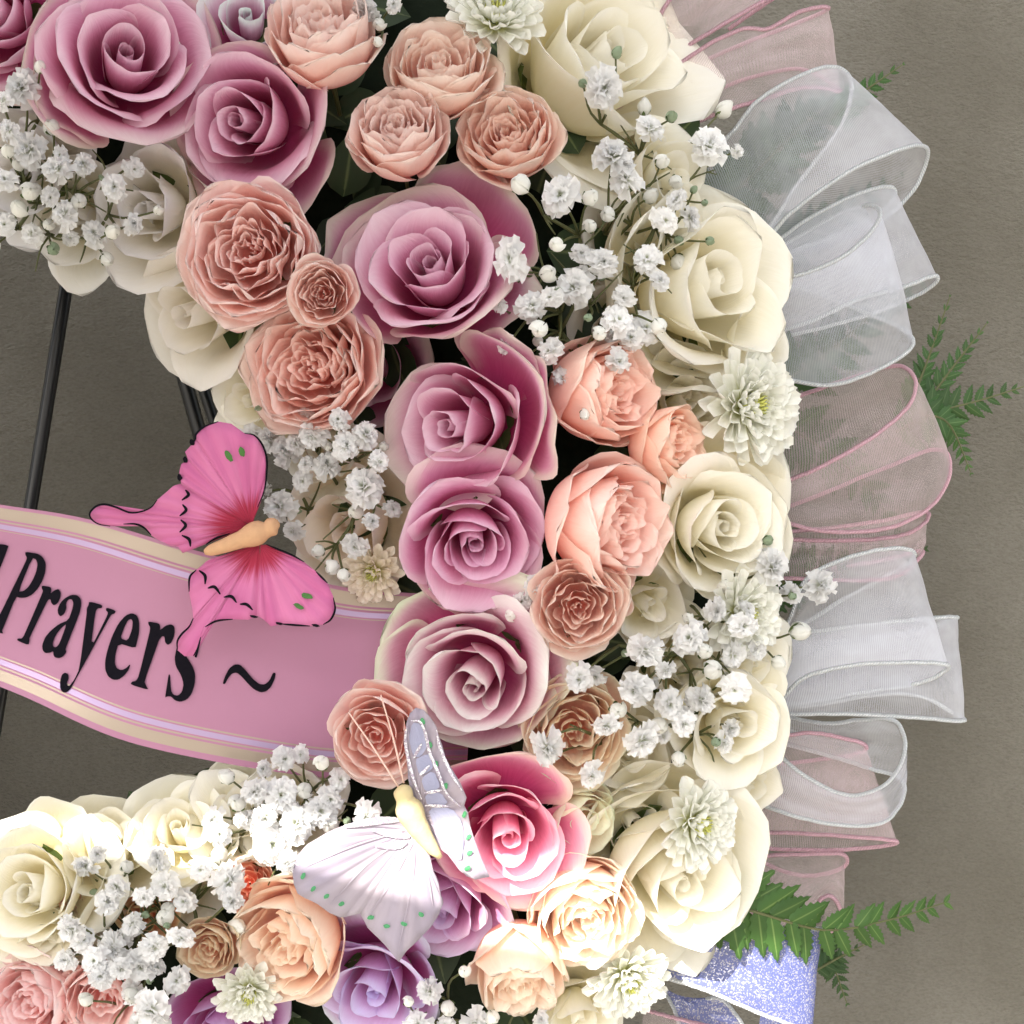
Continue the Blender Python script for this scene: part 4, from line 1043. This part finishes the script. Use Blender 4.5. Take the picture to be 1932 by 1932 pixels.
# ------------------------------------------------------------------ sash with its writing
TOP = [(-80, 938, 262), (0, 952, 258), (168, 980, 248), (378, 1041, 234), (630, 1104, 206), (760, 1118, 188), (900, 1122, 168)]
BOT = [(-250, 1190, 262), (-140, 1240, 258), (40, 1312, 248), (250, 1402, 234), (560, 1462, 206), (720, 1468, 188), (880, 1462, 168)]
NA, NB = 70, 26
_t = spline(TOP, NA); _b = spline(BOT, NA)
SG = np.array([[_t[i] * (1 - j / (NB - 1)) + _b[i] * (j / (NB - 1)) for j in range(NB)] for i in range(NA)])
for i in range(NA):
    for j in range(NB):
        SG[i, j, 2] += 5 * math.sin(i * .21 + j * .05) + 4 * math.sin(j / NB * 5.2 + i * .07)      # the satin lies in slight waves
SV = np.array([[P(*SG[i, j]) for j in range(NB)] for i in range(NA)]).reshape(-1, 3)
SA = np.array([[(i / (NA - 1) * 4, j / (NB - 1), 0, 0) for j in range(NB)] for i in range(NA)]).reshape(-1, 4)
sash = link('sash', mesh_from('sash', SV, grid_faces(NA, NB), M_SASH, SA))
tag(sash, 'pink satin sash with gold border lines and black lettering across the wreath', 'sash')
_fl = SG.reshape(-1, 3)
def on_sash(u, v, lift=3.2):
    d = (_fl[:, 0] - u) ** 2 + (_fl[:, 1] - v) ** 2
    k = np.argsort(d)[:4]; wgt = 1 / (d[k] + 4)
    return P(u, v, float((_fl[k, 2] * wgt).sum() / wgt.sum()) + lift)

def chaikin(p):
    out = []
    for i in range(len(p)):
        a, b = p[i], p[(i + 1) % len(p)]
        out += [(a[0] * .8 + b[0] * .2, a[1] * .8 + b[1] * .2), (a[0] * .2 + b[0] * .8, a[1] * .2 + b[1] * .8)]
    return out
GLYPHS = [
 ('letter d', [(-60, 195), (55, 208), (45, 240), (10, 330), (-40, 450), (-90, 450)], None),
 ('letter P', [(160, 250), (235, 261), (268, 282), (288, 320), (286, 375), (268, 430), (240, 480), (205, 518), (165, 538), (128, 541), (100, 532), (22, 728), (12, 745), (22, 768), (-60, 740), (-60, 725), (-25, 695), (158, 320), (170, 288), (158, 268)],
   [(203, 288), (226, 298), (236, 325), (228, 375), (205, 430), (175, 475), (145, 498), (115, 500)]),
 ('letter r', [(263, 462), (320, 472), (323, 492), (315, 515), (345, 490), (368, 484), (383, 505), (380, 540), (362, 575), (338, 588), (322, 572), (318, 550), (305, 550), (290, 575), (186, 790), (186, 808), (180, 838), (105, 808), (112, 795), (138, 795), (152, 775), (262, 520), (270, 495), (262, 478)], None),
 ('letter a', [(365, 640), (362, 610), (380, 570), (410, 540), (450, 520), (485, 522), (508, 545), (512, 580), (500, 640), (420, 840), (412, 865), (418, 878), (412, 890), (395, 910), (370, 920), (345, 915), (335, 897), (335, 875), (315, 885), (285, 888), (268, 870), (265, 835), (285, 785), (320, 745), (370, 705), (430, 680), (455, 610), (462, 570), (450, 548), (430, 550), (415, 575), (418, 605), (405, 640), (380, 658)],
   [(420, 702), (385, 730), (350, 775), (331, 825), (336, 848), (355, 850), (375, 825)]),
 ('letter y', [(560, 562), (645, 585), (640, 605), (615, 605), (600, 625), (570, 860), (670, 660), (680, 632), (665, 618), (670, 600), (728, 620), (722, 638), (700, 645), (680, 680), (470, 1065), (445, 1110), (420, 1135), (395, 1135), (378, 1110), (378, 1060), (390, 1020), (410, 1010), (430, 1020), (432, 1050), (420, 1075), (425, 1095), (440, 1090), (470, 1050), (500, 985), (545, 640), (545, 605), (557, 585)], None),
 ('letter e', [(852, 858), (745, 825), (725, 900), (722, 950), (735, 985), (765, 995), (795, 980), (820, 955), (812, 990), (780, 1030), (745, 1055), (710, 1055), (680, 1035), (662, 995), (660, 940), (675, 870), (705, 780), (745, 700), (790, 650), (830, 635), (862, 650), (876, 690), (875, 760), (862, 815)],
   [(757, 795), (803, 810), (830, 740), (835, 690), (825, 672), (805, 680), (780, 730)]),
 ('letter r', [(932, 688), (1000, 700), (1008, 720), (1005, 745), (1040, 715), (1075, 705), (1098, 720), (1098, 770), (1080, 820), (1055, 837), (1038, 820), (1035, 785), (1020, 780), (1000, 805), (985, 850), (908, 1065), (918, 1090), (935, 1120), (820, 1085), (828, 1068), (858, 1060), (873, 1030), (940, 760), (945, 725), (932, 705)], None),
 ('letter s', [(1105, 880), (1098, 920), (1105, 970), (1140, 1030), (1155, 1080), (1145, 1130), (1120, 1155), (1090, 1150), (1075, 1120), (1070, 1022), (1060, 1022), (1045, 1120), (1038, 1168), (1052, 1160), (1075, 1160), (1100, 1185), (1135, 1195), (1175, 1180), (1205, 1145), (1225, 1085), (1228, 1020), (1212, 970), (1180, 920), (1160, 890), (1165, 850), (1195, 840), (1215, 870), (1225, 915), (1240, 915), (1268, 775), (1255, 800), (1230, 790), (1190, 760), (1150, 775), (1120, 820)], None),
 ('tilde', [(1400, 1080), (1412, 1040), (1440, 985), (1475, 958), (1510, 960), (1545, 995), (1590, 1050), (1630, 1082), (1665, 1085), (1695, 1060), (1717, 1010), (1735, 1012), (1728, 1050), (1705, 1100), (1675, 1128), (1640, 1135), (1600, 1118), (1560, 1080), (1520, 1035), (1490, 1010), (1460, 1015), (1435, 1045), (1415, 1083)], None)]
for lab, outer, hole in GLYPHS:
    loops = [chaikin(outer)] + ([chaikin(hole)] if hole else [])
    pts3 = [[Vector((x, y, 0)) for x, y in lp] for lp in loops]
    tri = tessellate_polygon(pts3)
    flat = [p for lp in loops for p in lp]
    V = [on_sash(0.3 * x, 966 + 0.3 * y) for x, y in flat]
    o = link('letter', mesh_from('letter', V, [tuple(t) for t in tri], M_INK, smooth=False), sash)
    o['label'] = 'black printed ' + lab

# ------------------------------------------------------------------ butterflies
def wing(root, name, outline, rootpt, tf, hfun, mat, m=9, densify=4, close=True):
    """feather wing: rays from the root point to a traced rim, lifted by hfun(u, v)"""
    o = []
    n = len(outline)
    for i in range(n - 1):
        for k in range(densify):
            f = k / densify
            o.append((outline[i][0] * (1 - f) + outline[i + 1][0] * f, outline[i][1] * (1 - f) + outline[i + 1][1] * f))
    o.append(outline[-1])
    n = len(o); V = []; A = []; inv_ = root.matrix_world.inverted()
    mx = max(math.hypot(x - rootpt[0], y - rootpt[1]) for x, y in o)
    for i, (x, y) in enumerate(o):
        for j in range(m):
            f = j / (m - 1)
            px, py = rootpt[0] + (x - rootpt[0]) * f, rootpt[1] + (y - rootpt[1]) * f
            u, v = tf(px, py)
            rip = 2.2 * math.sin(i * 0.9) * f
            V.append(inv_ @ P(u, v, hfun(px, py) + rip)); A.append((i / n, f * math.hypot(x - rootpt[0], y - rootpt[1]) / mx, f, len(outline) * .1))
    wo = link(name, mesh_from(name, V, grid_faces(n, m), mat, A), root)
    # thickness of the pasted feather
    sm = wo.modifiers.new('thickness', 'SOLIDIFY'); sm.thickness = 0.0003; sm.offset = -1
    return wo

def stroke(parent, root, name, pts, wd, tf, hfun, mat, lift=4.0, n=14, taper=True):
    p = spline(pts, n); inv_ = root.matrix_world.inverted()
    T = np.gradient(p, axis=0); T /= (np.linalg.norm(T, axis=1)[:, None] + 1e-9)
    V = []
    for i in range(n):
        w_ = wd * (math.sin(math.pi * (0.12 + 0.76 * i / (n - 1))) if taper else 1)
        nx, ny = -T[i][1], T[i][0]
        for s, up in ((-1, 0), (0, 1.2), (1, 0)):
            x, y = p[i][0] + nx * w_ * s, p[i][1] + ny * w_ * s
            u, v = tf(x, y); V.append(inv_ @ P(u, v, hfun(x, y) + lift + up))
    return link(name, mesh_from(name, V, grid_faces(n, 3), mat, [(0.5, .5, 0, 0)] * len(V)), parent)

def spot(parent, root, c, rx, ry, rot, tf, hfun, mat, seed=0, lift=4.5, name='spot'):
    rs = np.random.RandomState(seed); inv_ = root.matrix_world.inverted(); V = []; n = 14
    u, v = tf(*c); V.append(inv_ @ P(u, v, hfun(*c) + lift + 1.5))
    for k in range(n):
        a = 6.283 * k / n; q = rs.uniform(.82, 1.12)
        x, y = rx * q * math.cos(a), ry * q * math.sin(a)
        x, y = c[0] + x * math.cos(rot) - y * math.sin(rot), c[1] + x * math.sin(rot) + y * math.cos(rot)
        u, v = tf(x, y); V.append(inv_ @ P(u, v, hfun(x, y) + lift))
    return link(name, mesh_from(name, V, [(0, 1 + k, 1 + (k + 1) % n) for k in range(n)], mat), parent)

def body(root, pts, tf, h0, mat, label=None):
    inv_ = root.matrix_world.inverted()
    p = spline([(x, y, r) for x, y, r in pts], 22)
    W = [inv_ @ P(*tf(a[0], a[1]), h0) for a in p]
    V, F = tube(np.array(W), [max(4, a[2]) * .275 * K * (0.88) for a in p], 10)
    return link('body', mesh_from('body', V, F, mat), root)

# pink butterfly on the edge of the sash
tp = lambda x, y: (144.9 + 0.275 * x, 772.8 + 0.275 * y)
pb = empty('butterfly', Matrix.Translation(P(*tp(1150, 890), 330)))
tag(pb, 'pink feather butterfly with black scalloped markings sitting on the sash', 'butterfly')
AX0, AX1 = np.array([1340.0, 800.0]), np.array([880.0, 980.0])
axn = np.array([-(AX1 - AX0)[1], (AX1 - AX0)[0]]); axn /= np.linalg.norm(axn)
hp = lambda x, y: 330 + 0.20 * 0.275 * abs((np.array([x, y]) - AX0).dot(axn)) + 5 * math.sin(x * .011 + y * .006)
fw_u = [(1210, 765), (1240, 670), (1285, 560), (1302, 440), (1302, 330), (1272, 240), (1220, 178), (1150, 162), (1060, 97), (970, 82), (880, 115), (820, 165), (812, 205), (790, 240), (742, 290), (765, 340), (716, 375), (704, 430), (716, 490), (722, 520)]
hw_u = [(800, 480), (722, 505), (660, 525), (610, 570), (550, 620), (510, 670), (440, 700), (360, 705), (270, 670), (190, 650), (130, 665), (90, 710), (100, 750), (150, 785), (230, 800), (320, 785), (400, 785), (460, 810), (510, 860), (570, 900), (640, 930), (700, 945), (725, 980), (780, 950), (870, 900), (1000, 860), (1120, 830)]
fw_l = [(1300, 925), (1380, 958), (1480, 1000), (1560, 1045), (1640, 1110), (1720, 1190), (1760, 1290), (1772, 1370), (1742, 1440), (1690, 1475), (1600, 1485), (1490, 1478), (1400, 1470), (1330, 1487), (1285, 1440), (1235, 1412)]
hw_l = [(1290, 1400), (1240, 1414), (1180, 1442), (1070, 1438), (960, 1450), (880, 1490), (850, 1560), (830, 1640), (800, 1690), (740, 1692), (690, 1650), (690, 1590), (720, 1540), (770, 1490), (800, 1430), (790, 1360), (770, 1250), (775, 1150), (820, 1100), (880, 1050), (960, 1010), (1060, 985), (1150, 950)]
w3 = wing(pb, 'hind_wing', hw_u, (1185, 800), tp, lambda x, y: hp(x, y) - 4, M_WINGP)
w1 = wing(pb, 'fore_wing', fw_u, (1195, 790), tp, hp, M_WINGP)
w4 = wing(pb, 'hind_wing', hw_l, (1250, 925), tp, lambda x, y: hp(x, y) - 4, M_WINGP)
w2 = wing(pb, 'fore_wing', fw_l, (1260, 930), tp, hp, M_WINGP)
body(pb, [(1392, 790, 14), (1365, 792, 52), (1335, 806, 66), (1305, 824, 56), (1260, 838, 82), (1200, 862, 84), (1130, 890, 62), (1080, 908, 58), (1010, 935, 50), (920, 965, 40), (876, 978, 18)], tp, 346, M_BODYTAN)
for wg, pl in ((w1, [fw_u[1:8], fw_u[9:14]]), (w3, [hw_u[4:15], hw_u[15:19], [(1050, 850), (960, 880), (885, 925)]]), (w2, [fw_l[0:4], [fw_l[4], fw_l[5]], fw_l[6:10], fw_l[10:13]]), (w4, [hw_l[3:6], hw_l[6:9], hw_l[10:15], hw_l[16:19]])):
    for q_ in pl:
        stroke(wg, pb, 'wing_edge', q_, 7.5, tp, hp, M_INK, 5, 6 * len(q_))
for wg, arcs in ((w3, [[(745, 550), (766, 585), (720, 622)], [(725, 650), (750, 690), (705, 730)], [(712, 755), (747, 795), (705, 842)], [(720, 862), (770, 890), (780, 940)]]),
                 (w4, [[(838, 1103), (880, 1140), (880, 1198)], [(898, 1225), (945, 1217), (985, 1268)], [(1008, 1287), (1060, 1282), (1097, 1325)], [(1118, 1335), (1165, 1337), (1207, 1375)]])):
    for a in arcs: stroke(wg, pb, 'scallop_mark', a, 11, tp, hp, M_INK, 6, 12)
for k, c in enumerate([(790, 225), (745, 345), (705, 465)]): spot(w1, pb, c, 24, 18, 1.2, tp, hp, M_INK, 40 + k, name='rim_mark')
for k, c in enumerate([(1215, 1420), (1390, 1468), (1640, 1482)]): spot(w2, pb, c, 28, 10, 0.2, tp, hp, M_INK, 50 + k, name='rim_mark')
spot(w1, pb, (1040, 318), 46, 22, 1.0, tp, hp, M_GREENPAINT, 1); spot(w1, pb, (1132, 290), 38, 22, 1.25, tp, hp, M_GREENPAINT, 2)
spot(w2, pb, (1578, 1277), 44, 20, 0.3, tp, hp, M_GREENPAINT, 3); spot(w2, pb, (1520, 1348), 38, 16, 0.5, tp, hp, M_GREENPAINT, 4)

# white butterfly
tw_ = lambda x, y: (531.3 + 0.275 * x, 1304.1 + 0.275 * y)
wb = empty('butterfly', Matrix.Translation(P(*tw_(940, 900), 440)))
tag(wb, 'pale lilac glittering butterfly with green dots over the pink rose', 'butterfly')
hl = lambda x, y: 404 + 0.05 * (900 - x) * .275 + 8 * math.sin(x * .009 + y * .004)
hr = lambda x, y: 410 + 0.30 * .275 * max(0, (x - 860) - (y - 660) * .45) + 4 * math.sin(y * .012)
lw_o = [(835, 868), (700, 878), (560, 890), (420, 925), (300, 975), (180, 1050), (112, 1120), (76, 1240), (85, 1320), (112, 1390), (170, 1422), (250, 1462), (330, 1522), (400, 1550), (470, 1542), (540, 1520), (560, 1562), (590, 1620), (650, 1680), (720, 1750), (800, 1855), (860, 1780), (940, 1700), (1020, 1620), (1082, 1520), (1106, 1460), (1095, 1400), (1075, 1320), (1040, 1220), (1015, 1130), (1000, 1080)]
rw_o = [(880, 670), (868, 560), (850, 420), (840, 320), (858, 220), (880, 150), (922, 114), (970, 130), (1020, 180), (1060, 250), (1090, 340), (1120, 450), (1170, 540), (1230, 640), (1266, 730), (1252, 790), (1276, 830), (1292, 920), (1322, 1020), (1372, 1150), (1425, 1275), (1330, 1292), (1270, 1270), (1220, 1220), (1150, 1130), (1085, 1075)]
lw = wing(wb, 'wing', lw_o, (900, 950), tw_, hl, M_WINGW, m=11)
rw = wing(wb, 'wing', rw_o, (950, 860), tw_, hr, M_WINGW, m=11)
body(wb, [(812, 648, 16), (822, 668, 56), (836, 705, 66), (848, 745, 62), (866, 790, 92), (890, 845, 94), (920, 905, 78), (950, 955, 72), (985, 1008, 58), (1040, 1085, 44), (1092, 1142, 16)], tw_, 424, M_BODYCREAM)
for a, b in (((800, 655), (460, 145)), ((838, 630), (680, 25))):
    inv_ = wb.matrix_world.inverted()
    pa, pm, pz = (inv_ @ P(*tw_(*a), 424), inv_ @ P(*tw_((a[0] + b[0]) / 2 + 8, (a[1] + b[1]) / 2), 432), inv_ @ P(*tw_(*b), 440))
    V, F = tube(spline([pa, pm, pz], 8), np.linspace(1.9, 1.3, 8) * K, 6)
    link('antenna', mesh_from('antenna', V, F, M_ANT), wb)
for k, c in enumerate([(147, 1268), (217, 1355), (308, 1407), (412, 1460), (613, 1553), (720, 1613), (840, 1597), (957, 1533)]):
    spot(lw, wb, c, 24, 15, 2.0 + k * .25, tw_, hl, M_GREENGLIT, k)
for k, c in enumerate([(968, 205), (1020, 370), (1060, 500), (1125, 650), (1255, 845), (1283, 1000), (1290, 1110), (1275, 1215)]):
    spot(rw, wb, c, 24, 15, 1.2 + k * .2, tw_, hr, M_GREENGLIT, 20 + k)
def cell(poly, seed):
    c = (sum(x for x, y in poly) / len(poly), sum(y for x, y in poly) / len(poly)); inv_ = wb.matrix_world.inverted()
    V = [inv_ @ P(*tw_(*c), hr(*c) + 3.5)] + [inv_ @ P(*tw_(x, y), hr(x, y) + 3.2) for x, y in chaikin(poly)]
    n = len(V) - 1
    link('wing_cell', mesh_from('wing_cell', V, [(0, 1 + k, 1 + (k + 1) % n) for k in range(n)], M_CELL, [(k / n, .5, 0, seed) for k in range(n + 1)]), rw)
cell([(895, 215), (950, 222), (985, 300), (1000, 380), (955, 450), (905, 450), (872, 330)], 1)
cell([(915, 470), (970, 440), (1020, 430), (1045, 520), (1000, 560), (945, 580)], 2)
cell([(955, 600), (1040, 540), (1090, 650), (1060, 680), (985, 690)], 3)
cell([(980, 710), (1090, 690), (1150, 780), (1000, 785)], 4)
cell([(1000, 800), (1170, 800), (1240, 900), (1250, 1050), (1230, 1180), (1120, 1060), (1050, 930)], 5)
for pts in ([(860, 240), (848, 330), (870, 470), (910, 620), (960, 740)], [(905, 460), (960, 360)], [(940, 585), (1015, 510)], [(980, 700), (1100, 680)], [(985, 785), (1150, 790)], [(890, 205), (950, 210), (990, 300), (1015, 420), (1075, 560), (1130, 700), (1225, 790)],
            [(1060, 260), (1085, 380), (1150, 540), (1240, 690)]):
    stroke(rw, wb, 'glitter_line', pts, 11, tw_, hr, M_GLITTER, 5.5, 16)
for pts in ([(830, 880), (650, 890), (430, 930)], [(880, 1000), (760, 980), (620, 950)], [(860, 1040), (780, 1060), (640, 1060)]):
    stroke(lw, wb, 'glitter_line', pts, 26, tw_, hl, M_GLITTER, 5, 16)
for pts in ([(870, 1000), (600, 1180), (330, 1470)], [(900, 1050), (760, 1300), (600, 1540)], [(920, 1080), (890, 1350), (800, 1780)], [(940, 1060), (1000, 1250), (1040, 1480)], [(840, 960), (500, 1060), (180, 1200)]):
    stroke(lw, wb, 'feather_rib', pts, 6, tw_, hl, M_WINGW, 3, 16)
